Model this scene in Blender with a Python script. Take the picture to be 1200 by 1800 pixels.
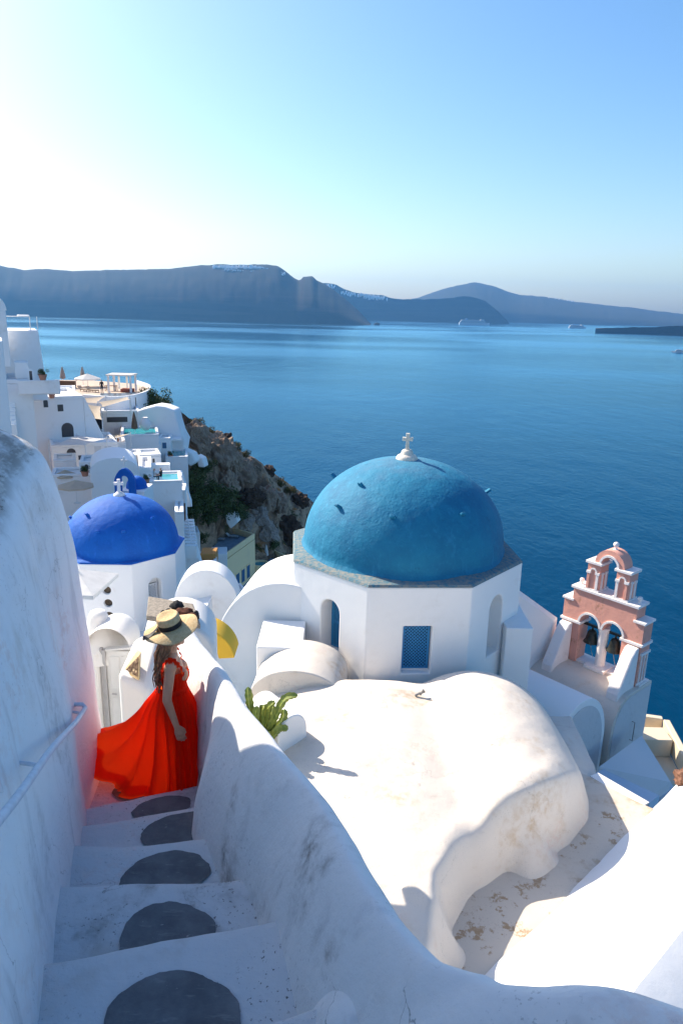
import bpy, bmesh, math, random
import numpy as np
from mathutils import Vector, Matrix, noise

for o in list(bpy.data.objects): bpy.data.objects.remove(o)
S = bpy.context.scene
R = math.radians
# ------------------------------------------------------------------ camera
FPX, PITCH, ROLL = 1250.0, R(15.9), R(1.5)
CAM = (Matrix.Rotation(math.pi/2 - PITCH, 3, 'X') @ Matrix.Rotation(ROLL, 3, 'Z'))
cd = bpy.data.cameras.new('camera'); co = bpy.data.objects.new('camera', cd)
S.collection.objects.link(co); S.camera = co
cd.sensor_fit = 'VERTICAL'; cd.sensor_height = 36; cd.lens = FPX/1800*36
cd.clip_start = 0.1; cd.clip_end = 90000
co.matrix_world = CAM.to_4x4()
S.render.resolution_x = 682; S.render.resolution_y = 1024
# ------------------------------------------------------------------ light
SUN_AZ, SUN_EL = R(-54), R(38)          # azimuth measured from +Y (the view) towards +X
SUN = Vector((math.sin(SUN_AZ)*math.cos(SUN_EL), math.cos(SUN_AZ)*math.cos(SUN_EL), math.sin(SUN_EL)))
w = bpy.data.worlds.new('World'); S.world = w; w.use_nodes = True
nt = w.node_tree; nt.nodes.clear()
sky = nt.nodes.new('ShaderNodeTexSky'); sky.sky_type = 'NISHITA'; sky.sun_disc = False
sky.sun_elevation = SUN_EL; sky.sun_rotation = SUN_AZ
sky.altitude = 100; sky.air_density = 1.0; sky.dust_density = 1.6; sky.ozone_density = 2.0
bg = nt.nodes.new('ShaderNodeBackground'); bg.inputs['Strength'].default_value = 0.098
wo = nt.nodes.new('ShaderNodeOutputWorld')
hs_ = nt.nodes.new('ShaderNodeHueSaturation'); hs_.inputs['Saturation'].default_value = 1.30
nt.links.new(sky.outputs[0], hs_.inputs['Color']); nt.links.new(hs_.outputs[0], bg.inputs[0]); nt.links.new(bg.outputs[0], wo.inputs[0])
sl = bpy.data.lights.new('sun', 'SUN'); so = bpy.data.objects.new('sun', sl); S.collection.objects.link(so)
sl.energy = 4.0; sl.angle = R(0.5); sl.color = (1.0, 0.89, 0.74)
so.rotation_euler = SUN.to_track_quat('Z', 'Y').to_euler(); so.location = (-40, 30, 60)
S.view_settings.view_transform = 'Standard'; S.view_settings.look = 'None'
S.view_settings.gamma = 1; S.view_settings.exposure = 1.14
S.view_settings.use_curve_mapping = False

# ------------------------------------------------------------------ helpers
V = Vector
SEA = -110.0
HAZE = 5e-5
def ray(px, py): return CAM @ V(((px-600)/FPX, (900-py)/FPX, -1))
def PD(px, py, d): r = ray(px, py); return r*(d/r.y)          # the point of that pixel at distance d
def PZ(px, py, z): r = ray(px, py); return r*(z/r.z)          # the point of that pixel at height z
def lerp(a, b, t): return a + (b-a)*t
def sstep(a, b, x):
    t = max(0.0, min(1.0, (x-a)/(b-a))); return t*t*(3-2*t)
def fbm(p, s=1.0, o=3):
    return noise.fractal(V(p)*s, 1.0, 2.0, o)
WM = {}
def link(o): S.collection.objects.link(o); return o
def tag(o, label=None, cat=None, group=None, kind=None):
    if label: o['label'] = label
    if cat: o['category'] = cat
    if group: o['group'] = group
    if kind: o['kind'] = kind
    return o
def thing(name, label, cat, loc, rz=0, group=None):
    o = link(bpy.data.objects.new(name, None)); o.empty_display_size = 0.3
    o.location = loc; o.rotation_euler = (0, 0, rz)
    WM[o.name] = Matrix.Translation(V(loc)) @ Matrix.Rotation(rz, 4, 'Z')
    return tag(o, label, cat, group)
def basis(o, u, v, w):
    m = Matrix.Identity(4)
    for i, a in enumerate((u, v, w, o)):
        for k in range(3): m[k][i] = a[k]
    return m
class MB:
    """collects shapes (in world space, or through the matrix m) and builds ONE mesh object"""
    def __init__(s, m=None): s.v = []; s.f = []; s.m = m
    def add(s, vs, fs):
        n = len(s.v)
        s.v += [(s.m @ V(p)) if s.m else V(p) for p in vs]
        s.f += [tuple(i+n for i in f) for f in fs]; return s
    def box(s, x0, x1, y0, y1, z0, z1, tx=0, ty=0):
        p = [(x0,y0,z0),(x1,y0,z0),(x1,y1,z0),(x0,y1,z0),(x0+tx,y0+ty,z1),(x1-tx,y0+ty,z1),(x1-tx,y1-ty,z1),(x0+tx,y1-ty,z1)]
        return s.hexa(p)
    def hexa(s, p):
        return s.add(p, [(0,3,2,1),(4,5,6,7),(0,1,5,4),(1,2,6,5),(2,3,7,6),(3,0,4,7)])
    def prism(s, pts, off):
        n = len(pts); pts = [V(p) for p in pts]; off = V(off)
        fs = [tuple(range(n)), tuple(range(2*n-1, n-1, -1))]
        fs += [(i+n, (i+1) % n+n, (i+1) % n, i) for i in range(n)]
        return s.add(pts+[p+off for p in pts], fs)
    def lathe(s, prof, c=(0,0,0), seg=32, mod=None):
        c = V(c); vs = []; n = len(prof)
        for k in range(seg):
            a = 2*math.pi*k/seg
            for (r, z) in prof:
                q = r*(mod(a, z) if mod else 1)
                vs.append(c+V((q*math.cos(a), q*math.sin(a), z)))
        fs = []
        for k in range(seg):
            for i in range(n-1):
                a, b = k*n+i, ((k+1) % seg)*n+i
                fs.append((a, b, b+1, a+1))
        m = len(vs); fs.append(tuple(k*n+n-1 for k in range(seg))); fs.append(tuple(k*n for k in range(seg-1, -1, -1)))
        return s.add(vs, fs)
    def tube(s, path, rad, seg=8):
        path = [V(p) for p in path]; n = len(path); vs = []
        rad = rad if isinstance(rad, (list, tuple)) else [rad]*n
        up = V((0,0,1)); t0 = (path[1]-path[0]).normalized()
        x = t0.cross(up) if abs(t0.z) < .95 else t0.cross(V((1,0,0)))
        x.normalize()
        for i in range(n):
            t = (path[min(i+1,n-1)]-path[max(i-1,0)]).normalized()
            x = (x - t*x.dot(t)).normalized(); y = t.cross(x)
            for k in range(seg):
                a = 2*math.pi*k/seg; vs.append(path[i]+(x*math.cos(a)+y*math.sin(a))*rad[i])
        fs = [(i*seg+k, i*seg+(k+1) % seg, (i+1)*seg+(k+1) % seg, (i+1)*seg+k) for i in range(n-1) for k in range(seg)]
        fs += [tuple(range(seg-1, -1, -1)), tuple((n-1)*seg+k for k in range(seg))]
        return s.add(vs, fs)
    def grid(s, fn, nu, nv, closeu=False):
        vs = [fn(i/nu, j/nv) for i in range(nu if closeu else nu+1) for j in range(nv+1)]
        w_ = nv+1; fs = []
        for i in range(nu):
            a = i*w_; b = ((i+1) % nu if closeu else i+1)*w_
            for j in range(nv): fs.append((a+j, b+j, b+j+1, a+j+1))
        return s.add(vs, fs)
    def ball(s, c, r, seg=16, rings=10, disp=0, sc=1.0, seed=0):
        c = V(c); r = r if isinstance(r, (tuple, list)) else (r, r, r)
        bm = bmesh.new(); bmesh.ops.create_uvsphere(bm, u_segments=seg, v_segments=rings, radius=1)
        vs = []
        for q in bm.verts:
            p = q.co.copy()
            if disp: p *= 1+disp*fbm(p+V((seed*7.1, seed*3.3, seed)), sc, 3)
            vs.append(c+V((p.x*r[0], p.y*r[1], p.z*r[2])))
        fs = [tuple(l.index for l in f.verts) for f in bm.faces]; bm.free()
        return s.add(vs, fs)
    def mesh(s, name, m=None):
        me = bpy.data.meshes.new(name)
        mi = m.inverted() if m else None
        me.from_pydata([tuple(mi @ p) if mi else tuple(p) for p in s.v], [], s.f)
        bm = bmesh.new(); bm.from_mesh(me); bmesh.ops.recalc_face_normals(bm, faces=bm.faces); bm.to_mesh(me); bm.free()
        return me
    def build(s, name, mat, parent=None, smooth=None, bevel=0, seg=2, cut=None, flip=False):
        if parent is not None: m = WM[parent.name]
        else:
            xs = [p.x for p in s.v]; ys = [p.y for p in s.v]; zs = [p.z for p in s.v]
            m = Matrix.Translation(V(((min(xs)+max(xs))/2, (min(ys)+max(ys))/2, min(zs))))
        me = s.mesh(name, m)
        o = link(bpy.data.objects.new(name, me))
        if cut:
            cb = link(bpy.data.objects.new('cutter', cut.mesh('cutter', m)))
            b = o.modifiers.new('b', 'BOOLEAN'); b.operation = 'DIFFERENCE'; b.object = cb; b.solver = 'EXACT'; b.use_self = True
            dg = bpy.context.evaluated_depsgraph_get(); dg.update()
            me2 = bpy.data.meshes.new_from_object(o.evaluated_get(dg)); o.modifiers.clear(); o.data = me2; me = me2
            bpy.data.objects.remove(cb)
        me.materials.clear(); me.materials.append(mat)
        if parent is not None: o.parent = parent
        else: o.matrix_world = m
        WM[o.name] = m
        if bevel:
            b = o.modifiers.new('bevel', 'BEVEL'); b.width = bevel; b.segments = seg; b.limit_method = 'ANGLE'; b.angle_limit = R(38)
        if smooth is not None:
            me.shade_smooth() if hasattr(me, 'shade_smooth') else None
            for p in me.polygons: p.use_smooth = True
            if smooth < 180: me.set_sharp_from_angle(angle=R(smooth))
        return o
def arch_pts(w, z0, zs, seg=10, rise=None):
    """outline (u,z) of an arched opening of width w: base z0, springing zs"""
    h = w/2; rise = rise or h
    return [(-h, z0), (h, z0)] + [(h*math.cos(math.pi*k/seg), zs+rise*math.sin(math.pi*k/seg)) for k in range(seg+1)]
def copy_tree(root, loc, rz=None, label=None):
    m0 = WM[root.name]
    c = link(root.copy()); c.location = loc
    if rz is not None: c.rotation_euler = (0, 0, rz)
    if label: c['label'] = label
    def kids(a, b):
        for ch in [o for o in S.collection.objects if o.parent == a]:
            k = link(ch.copy()); k.parent = b; kids(ch, k)
    kids(root, c)
    WM[c.name] = Matrix.Translation(V(loc)) @ Matrix.Rotation(c.rotation_euler.z, 4, 'Z')
    return c
# ------------------------------------------------------------------ materials
class NT:
    def __init__(s, name):
        s.mat = bpy.data.materials.new(name); s.mat.use_nodes = True
        s.t = s.mat.node_tree; s.b = s.t.nodes['Principled BSDF']; s.out = s.t.nodes['Material Output']
        s.pos = s.t.nodes.new('ShaderNodeNewGeometry')
    def n(s, typ, **kw):
        x = s.t.nodes.new(typ)
        for k, v_ in kw.items():
            if k in x.inputs: s.set(x.inputs[k], v_)
            else: setattr(x, k, v_)
        return x
    def set(s, inp, v_):
        if hasattr(v_, 'is_output') or isinstance(v_, bpy.types.NodeSocket): s.t.links.new(v_, inp)
        else: inp.default_value = v_
    def noise(s, scale, detail=4, rough=.55, vec=None, stretch=None, dist=0):
        x = s.t.nodes.new('ShaderNodeTexNoise'); x.inputs['Scale'].default_value = scale
        x.inputs['Detail'].default_value = detail; x.inputs['Roughness'].default_value = rough
        x.inputs['Distortion'].default_value = dist
        p = vec or s.pos.outputs['Position']
        if stretch:
            m = s.t.nodes.new('ShaderNodeMapping'); m.inputs['Scale'].default_value = stretch
            s.t.links.new(p, m.inputs[0]); p = m.outputs[0]
        s.t.links.new(p, x.inputs['Vector']); return x.outputs['Fac']
    def ramp(s, fac, lo, hi, a=0.0, b=1.0):
        x = s.t.nodes.new('ShaderNodeMapRange'); x.interpolation_type = 'SMOOTHSTEP'
        s.set(x.inputs['Value'], fac)
        for k, v_ in (('From Min', lo), ('From Max', hi), ('To Min', a), ('To Max', b)): x.inputs[k].default_value = v_
        return x.outputs[0]
    def mix(s, fac, a, b):
        x = s.t.nodes.new('ShaderNodeMix'); x.data_type = 'RGBA'
        s.set(x.inputs['Factor'], fac)
        for i, c in ((6, a), (7, b)):
            if isinstance(c, (tuple, list)): c = (*c, 1) if len(c) == 3 else c
            s.set(x.inputs[i], c)
        return x.outputs[2]
    def math(s, op, a, b=0.0):
        x = s.t.nodes.new('ShaderNodeMath'); x.operation = op; s.set(x.inputs[0], a); s.set(x.inputs[1], b); return x.outputs[0]
    def bump(s, h, strength=.3, dist=.02, prev=None):
        x = s.t.nodes.new('ShaderNodeBump'); x.inputs['Strength'].default_value = strength; x.inputs['Distance'].default_value = dist
        s.set(x.inputs['Height'], h)
        if prev is not None: s.t.links.new(prev, x.inputs['Normal'])
        return x.outputs[0]
    def fin(s, col, rough=.85, nrm=None, spec=.3, **kw):
        if isinstance(col, (tuple, list)): col = (*col, 1)
        s.set(s.b.inputs['Base Color'], col); s.set(s.b.inputs['Roughness'], rough)
        s.b.inputs['Specular IOR Level'].default_value = spec
        if nrm is not None: s.t.links.new(nrm, s.b.inputs['Normal'])
        for k, v_ in kw.items(): s.set(s.b.inputs[k.replace('_', ' ')], v_)
        return s.mat
    def up(s):
        x = s.t.nodes.new('ShaderNodeSeparateXYZ'); s.t.links.new(s.pos.outputs['Normal'], x.inputs[0]); return x.outputs['Z']
def plaster(name, col=(.83,.82,.805), dirt=(.55,.49,.42), amt=.35, scale=1.0, bump=.25, top=None, topcol=(.33,.31,.29), speck=0, streak=.0, lich=None, patch=0, crack=0):
    n = NT(name)
    big = n.noise(.9*scale, 5, .6); mid = n.noise(5*scale, 6, .65)
    c = n.mix(n.ramp(mid, .35, .75, 0, .10), col, tuple(x*.86 for x in col))
    c = n.mix(n.math('MULTIPLY', n.ramp(big, .52, .75), n.ramp(mid, .4, .65, 0, amt)), c, dirt)
    if streak:
        st = n.noise(1.0, 5, .6, stretch=(7*scale, 7*scale, .55*scale))
        c = n.mix(n.ramp(st, .55, .72, 0, streak), c, (.34,.33,.34))
    if speck:
        sp = n.noise(38*scale, 3, .7); ar = n.noise(2.2*scale, 3, .5)
        c = n.mix(n.math('MULTIPLY', n.ramp(sp, .60, .68, 0, speck), n.ramp(ar, .42, .62)), c, (.14,.13,.13))
    if patch:
        p1 = n.noise(1.0, 5, .62, stretch=(1.1*scale, 1.1*scale, .55*scale), dist=.4); p2 = n.noise(11*scale, 6, .72)
        k = n.math('MULTIPLY', n.ramp(p1, .56, .70), n.ramp(p2, .38, .62, .15, 1))
        c = n.mix(n.math('MULTIPLY', k, patch), c, (.115,.095,.080))
        c = n.mix(n.math('MULTIPLY', n.ramp(n.noise(.7*scale, 4, .6), .54, .68), n.ramp(p2, .45, .6, 0, .30)), c, (.62,.38,.30))
    if lich:
        l1 = n.noise(3.2*scale, 8, .7); l2 = n.noise(.8*scale, 3, .5)
        c = n.mix(n.math('MULTIPLY', n.ramp(l1, .53, .60, 0, .85), n.ramp(l2, .42, .56)), c, lich)
    if top is not None:
        k = n.math('MULTIPLY', n.ramp(n.up(), top, top+.3), n.ramp(mid, .35, .6, .25, 1))
        fl = n.noise(1.0, 7, .75, stretch=(9*scale, 2.5*scale, 9*scale))
        c = n.mix(k, c, n.mix(n.ramp(fl, .50, .56), topcol, (.52,.49,.45)))
        c = n.mix(n.math('MULTIPLY', k, n.ramp(n.noise(1.0, 6, .7, stretch=(16*scale, 5*scale, 9*scale)), .60, .64, 0, .9)), c, (.10,.085,.075))
    nb = n.bump(n.noise(2.3*scale, 3, .5), bump*.8, .06)
    nb = n.bump(n.noise(1.0, 4, .6, stretch=(5*scale, 28*scale, 28*scale)), bump*.55, .010, nb)
    if crack:
        vo = n.t.nodes.new('ShaderNodeTexVoronoi'); vo.feature = 'DISTANCE_TO_EDGE'; vo.inputs['Scale'].default_value = 1.1*scale
        wv = n.t.nodes.new('ShaderNodeVectorMath'); wv.operation = 'MULTIPLY_ADD'
        nz = n.t.nodes.new('ShaderNodeTexNoise'); nz.inputs['Scale'].default_value = 3.5*scale; nz.inputs['Detail'].default_value = 5
        n.t.links.new(n.pos.outputs['Position'], nz.inputs['Vector']); n.t.links.new(nz.outputs['Color'], wv.inputs[0]); wv.inputs[1].default_value = (.55,.55,.55); n.t.links.new(n.pos.outputs['Position'], wv.inputs[2])
        n.t.links.new(wv.outputs[0], vo.inputs['Vector'])
        ck = n.math('MULTIPLY', n.ramp(vo.outputs['Distance'], .0012, .0042, 1, 0), n.ramp(n.noise(.8*scale, 3, .5), .53, .60))
        c = n.mix(n.math('MULTIPLY', ck, crack), c, (.10,.09,.085)); nb = n.bump(ck, .5, -.02, nb)
    nb = n.bump(n.noise(26*scale, 6, .7), bump, .012, nb)
    return n.fin(c, .88, nb, .25)
def flat(name, col, rough=.7, spec=.3, var=.12, scale=6, bump=0, **kw):
    n = NT(name); k = n.noise(scale, 4, .6)
    c = n.mix(n.ramp(k, .3, .75), tuple(x*(1+var) for x in col), tuple(x*(1-var) for x in col))
    nb = n.bump(n.noise(scale*4, 4, .6), bump, .01) if bump else None
    return n.fin(c, rough, nb, spec, **kw)
M = {}
M['white'] = plaster('white_plaster', amt=.22, bump=.18)
M['white_far'] = plaster('white_plaster_village', (.83,.825,.825), amt=.30, scale=.6, bump=.05)
M['stair_wall'] = plaster('plaster_stair_wall', (.83,.83,.84), amt=.55, bump=.5, speck=.3, streak=.30, top=.45, patch=.3, crack=.35)
M['parapet'] = plaster('plaster_parapet', (.74,.73,.72), dirt=(.40,.36,.33), amt=.6, bump=.5, streak=.22, speck=.35, patch=.85, crack=.5)
M['steps'] = plaster('plaster_steps', (.60,.60,.61), dirt=(.42,.38,.34), amt=.8, bump=.8, speck=1.0, patch=.7, crack=.5)
M['roof'] = plaster('plaster_roof', (.66,.60,.53), dirt=(.50,.37,.24), amt=.85, bump=.45, speck=.3, crack=.35, patch=.18)
M['floor'] = plaster('plaster_floor', (.64,.56,.47), dirt=(.46,.31,.18), amt=.8, bump=.5, speck=.4, lich=(.36,.23,.12))
n = NT('grey_step_paint'); k = n.noise(5, 5, .65); ch = n.noise(16, 7, .75)
c = n.mix(n.ramp(k, .3, .7), (.105,.11,.12), (.165,.17,.18)); c = n.mix(n.ramp(ch, .64, .70, 0, .8), c, (.42,.41,.40)); c = n.mix(n.ramp(n.noise(1.0, 4, .6, stretch=(8,40,40)), .58, .70, 0, .35), c, (.28,.28,.28))
M['oval'] = n.fin(c, .85, n.bump(n.noise(30, 5, .65), .7, .01), .25)
# ------------------------------------------------------------------ sea, islands
def water():
    n = NT('water')
    p = n.pos.outputs['Position']
    h = n.noise(.30, 5, .62, stretch=(1.0, .55, 1)); h2 = n.noise(.035, 4, .6, stretch=(.8, .4, 1)); big = n.noise(.0012, 4, .55, stretch=(.7, 1.6, 1))
    nb = n.bump(h2, .4, 4.0); nb = n.bump(h, .5, .8, nb)
    c = n.mix(n.ramp(big, .35, .7), (.0,.030,.078), (.0,.044,.105))
    n.fin(c, .6, nb, 0.0)
    df = n.b; gl = n.t.nodes.new('ShaderNodeBsdfGlossy'); gl.inputs['Color'].default_value = (.50,.86,1.0,1); n.t.links.new(n.ramp(big, .35, .65, .10, .20), gl.inputs['Roughness']); n.t.links.new(nb, gl.inputs['Normal'])
    fr_ = n.t.nodes.new('ShaderNodeFresnel'); fr_.inputs['IOR'].default_value = 1.16; n.t.links.new(nb, fr_.inputs['Normal'])
    mx = n.t.nodes.new('ShaderNodeMixShader'); n.t.links.new(fr_.outputs[0], mx.inputs[0]); n.t.links.new(df.outputs[0], mx.inputs[1]); n.t.links.new(gl.outputs[0], mx.inputs[2]); n.t.links.new(mx.outputs[0], n.out.inputs['Surface'])
    return n.mat
g = MB(); 
xs = [-30000, -8000, -2500, -800, -250, 0, 60, 250, 800, 2500, 8000, 30000]; ys = [-3000, -500, 0, 60, 150, 400, 1000, 3000, 8000, 20000, 60000]
g.add([(x, y, SEA) for x in xs for y in ys], [(i*len(ys)+j, (i+1)*len(ys)+j, (i+1)*len(ys)+j+1, i*len(ys)+j+1) for i in range(len(xs)-1) for j in range(len(ys)-1)])
tag(g.build('sea', water()), 'deep blue caldera sea', kind='structure')

def island_mat():
    n = NT('island_rock'); a = n.noise(.0035, 7, .65); b = n.noise(1.0, 5, .6, stretch=(.0012, .0012, .022))
    c = n.mix(n.ramp(a, .4, .62), (.013,.012,.012), (.028,.022,.018)); c = n.mix(n.ramp(b, .5, .62, 0, .6), c, (.045,.032,.026))
    c = n.mix(n.ramp(n.up(), .75, .95, 0, .7), c, (.045,.045,.03))
    return n.fin(c, .95, None, .1)
M['island'] = island_mat()
def island(name, label, crest, wy, dc, front, back=900, rows=14, rough=.25, seed=0):
    """crest: pixels of the skyline at distance dc; the shore lies on the sea at the pixel row wy(x)"""
    xs = [c[0] for c in crest]; ys = [c[1] for c in crest]
    n = int((xs[-1]-xs[0])/4)
    g = MB(); top = []
    def fn(u, v):
        px = lerp(xs[0], xs[-1], u); py = float(np.interp(px, xs, ys)) + 1.2*fbm((px*.05, seed, 0), 1, 4)
        c = PD(px, py, dc); sh = PZ(px, wy(px), SEA)
        if v <= .72:
            t = v/.72; q = 1-(1-t)**1.0
            xy = sh.lerp(c, t**1.35); prof = t**.62*.93+.07*t
            z = lerp(SEA-4, c.z, prof)
            amp = (c.z-SEA)*rough*math.sin(math.pi*t)
            k = 1-abs(fbm((px*.03, t*3.1, seed+3), 1, 5))*2
            dy = amp*.12*k
            z += amp*.07*fbm((px*.11, t*4, seed), 1, 4)
            return V((xy.x*(1+dy/dc), xy.y+dy, max(min(z, c.z), SEA-4)))
        t = (v-.72)/.28
        return V((c.x*(1+t*back/dc), c.y+back*t, lerp(c.z, SEA-4, t**1.5)))
    g.grid(fn, n, rows)
    return tag(g.build(name, M['island'], smooth=180), label, kind='structure')
hz = lambda x: 544.0+(x-600)*.0262
isl3 = island('hill', 'far hill', [(640,541),(700,531),(735,523),(760,514),(790,504),(812,500),(835,496),(852,499),(872,504),(890,512),(912,518),(960,522),(1010,530),(1080,538),(1110,540),(1140,545),(1200,552),(1280,557),(1400,566)], lambda x: hz(x)+15, 11500, 0, seed=9, rough=.3)
isl2 = island('hill', 'middle headland', [(540,498),(575,497),(590,500),(605,508),(622,514),(650,517),(672,519),(690,525),(735,526),(790,524),(815,520),(835,523),(852,528),(866,540),(880,552),(890,562),(894,567)], lambda x: hz(x)+17, 8400, 0, seed=4)
isl1 = island('hill', 'long cliff across the bay', [(-420,450),(-200,460),(0,466),(40,474),(75,472),(130,476),(200,474),(250,473),(300,472),(340,467),(380,464),(430,465),(470,464),(490,468),(503,477),(516,488),(524,492),(530,490),(533,486),(551,485),(554,491),(570,499),(585,508),(600,520),(620,537),(636,552),(648,566),(653,573)], lambda x: hz(x)+26.5, 6100, 0, seed=1)
isl4 = island('islet', 'low dark lava islet', [(1046,578),(1070,576.5),(1100,575.5),(1140,575),(1180,573),(1220,572),(1300,570),(1400,573)], lambda x: hz(x)+22+8*sstep(1040,1230,x), 4900, 0, back=500, seed=6, rough=.1)
g = MB().ball(PZ(662,571,SEA+2), (26,20,14), 12, 8, .35, 1.7, 3)
tag(g.build('sea_rock', M['island'], smooth=60), 'small dark rock rising from the water off the headland tip', 'rock')
# white towns on the far rims: a mass of specks nobody can count
rnd = random.Random(5)
M['town'] = flat('far_town_white', (.75,.75,.75), .9, .1, .1, .01)
def town(label, spots):
    g = MB()
    for (x0, x1, ya, yb, d, num, s) in spots:
        for _ in range(num):
            t = rnd.random(); px = lerp(x0, x1, t); py = lerp(ya, yb, t)+rnd.uniform(-1.5, 3.5)
            c = PD(px, py, d-rnd.uniform(5, 40)); a, b, h = (rnd.uniform(.5, 1.3)*s for _ in range(3))
            g.box(c.x-a, c.x+a, c.y-b, c.y+b, c.z-h*3, c.z+h*.5)
    tag(g.build('far_town', M['town']), label, 'town', kind='stuff')
town('white town strung along the crest of the long cliff', [(375,440,468,468,6050,110,7),(440,500,467,480,6050,150,7),(395,498,472,482,6000,60,5)])
town('white houses below the far peak and on the middle headland', [(600,680,512,523,8350,80,8),(790,905,514,520,11300,160,9),(560,590,499,502,8350,30,7),(960,1010,523,531,11400,40,8)])
# cruise ships
M['ship'] = flat('ship_white', (.50,.54,.58), .5, .4, .04); M['shipglass'] = flat('ship_windows', (.05,.08,.12), .3, .5, .05); M['shipblue'] = flat('ship_funnel', (.08,.16,.32), .5, .4, .05)
def ship(label, px, py, L, rz, decks):
    c = PZ(px, py, SEA); s = thing('cruise_ship', label, 'ship', c, rz)
    mt = WM[s.name]; W = L*.115
    hull = [(-.5,0),(.42,0),(.5,.055),(.5,.062),(-.5,.062)]
    g = MB(mt); hs = []
    for y, k in ((-1, .8), (1, .8)):
        pass
    sec = [(-.5,.8),(-.46,1),(.3,1),(.42,.6),(.5,.05)]
    vs = []; fs = []
    for (x, k) in sec:
        for (yy, zz) in ((-.5*k*.75,-.01),(-.5*k,.065),(.5*k,.065),(.5*k*.75,-.01)): vs.append((x*L, yy*W, zz*L))
    for i in range(len(sec)-1):
        for j in range(4): fs.append((i*4+j, i*4+(j+1) % 4, i*4+4+(j+1) % 4, i*4+4+j))
    fs += [(0,1,2,3), (16,19,18,17)]
    g.add(vs, fs).build('hull', M['ship'], s)
    for k in range(decks):
        z0 = .065+k*.017; x0 = -.47+.012*k; x1 = .36-.02*k
        MB(mt).box(x0*L, x1*L, -.46*W, .46*W, z0*L+.002*L, (z0+.0085)*L).build('window_band', M['shipglass'], s)
        MB(mt).box((x0-.004)*L, (x1+.01)*L, -.49*W, .49*W, (z0+.0088)*L, (z0+.0168)*L).build('deck', M['ship'], s)
    zt = .065+decks*.017
    MB(mt).box(.18*L, .30*L, -.4*W, .4*W, zt*L, (zt+.018)*L, .01*L).build('bridge', M['ship'], s)
    MB(mt).box(-.30*L, -.22*L, -.2*W, .2*W, zt*L, (zt+.05)*L, .012*L, .05*W).build('funnel', M['shipblue'], s)
    MB(mt).tube([(.2*L,0,zt*L),(.2*L,0,(zt+.045)*L)], .006*L, 6).build('mast', M['ship'], s)
ship('long white cruise ship in front of the middle headland', 833, 571, 295, R(4), 5)
ship('shorter cruise ship beyond the low lava islet', 1014, 577, 180, R(18), 5)
c = PZ(1190, 620, SEA); s = thing('motor_yacht', 'small white boat at the right hand end of the open sea', 'boat', c, R(160))
mt = WM[s.name]
MB(mt).hexa([(-18,-4,-.5),(14,-3,-.5),(14,3,-.5),(-18,4,-.5),(-19,-5,4),(22,-.5,5),(22,.5,5),(-19,5,4)]).build('hull', M['ship'], s)
MB(mt).box(-15, 8, -4, 4, 4.5, 8, 1.5).build('cabin', M['ship'], s); MB(mt).box(-12, 5, -3.4, 3.4, 8.05, 10.5, 1.5).build('upper_deck', M['ship'], s)
MB(mt).box(-14, 7, -4.1, 4.1, 5.6, 6.8).build('window_band', M['shipglass'], s)
# ------------------------------------------------------------------ air
n = NT('haze_air'); n.t.nodes.remove(n.b)
pv = n.t.nodes.new('ShaderNodeVolumePrincipled'); pv.inputs['Color'].default_value = (.17,.49,1.0,1)
pv.inputs['Density'].default_value = HAZE; pv.inputs['Anisotropy'].default_value = .35
n.t.links.new(pv.outputs[0], n.out.inputs['Volume'])
tag(MB().box(-29000, 29000, -2000, 12900, SEA-8, 520).build('haze', n.mat), 'thin blue haze over the bay', kind='stuff')
# ------------------------------------------------------------------ stairs and the walls beside them
def wob(p, a=.012, s=1.6):
    p = V(p); return p + V((fbm(p+V((9,0,0)), s, 3), fbm(p+V((0,17,0)), s, 3), fbm(p+V((0,0,31)), s, 3)))*a
SD = V((-.275, .961, 0)); SN = V((.961, .275, 0))          # down the stairs, and across them to the right
S0 = V((-.82, 2.88, 0))                                    # middle of the far edge of the top tread in view
TZ = [-2.90, -3.10, -3.30, -3.50, -3.70, -3.90, -4.12]     # tread heights
TF = [-.72, 0.0, .62, 1.22, 1.75, 2.25, 3.05]               # far edge of each tread along the stairs
TB = [-2.2] + TF[:-1]
SKEW = [0, -.03, -.15, -.13, 0, .14, -.1]
stairs = thing('stairs', 'white plastered outdoor stairs with a grey painted oval on each tread', 'stairs', S0+V((0,0,-4.3)))
def stair_pt(a, c, z): return S0 + SD*a + SN*c + V((0,0,z))
WIDTH = .62
steps = []
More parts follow.
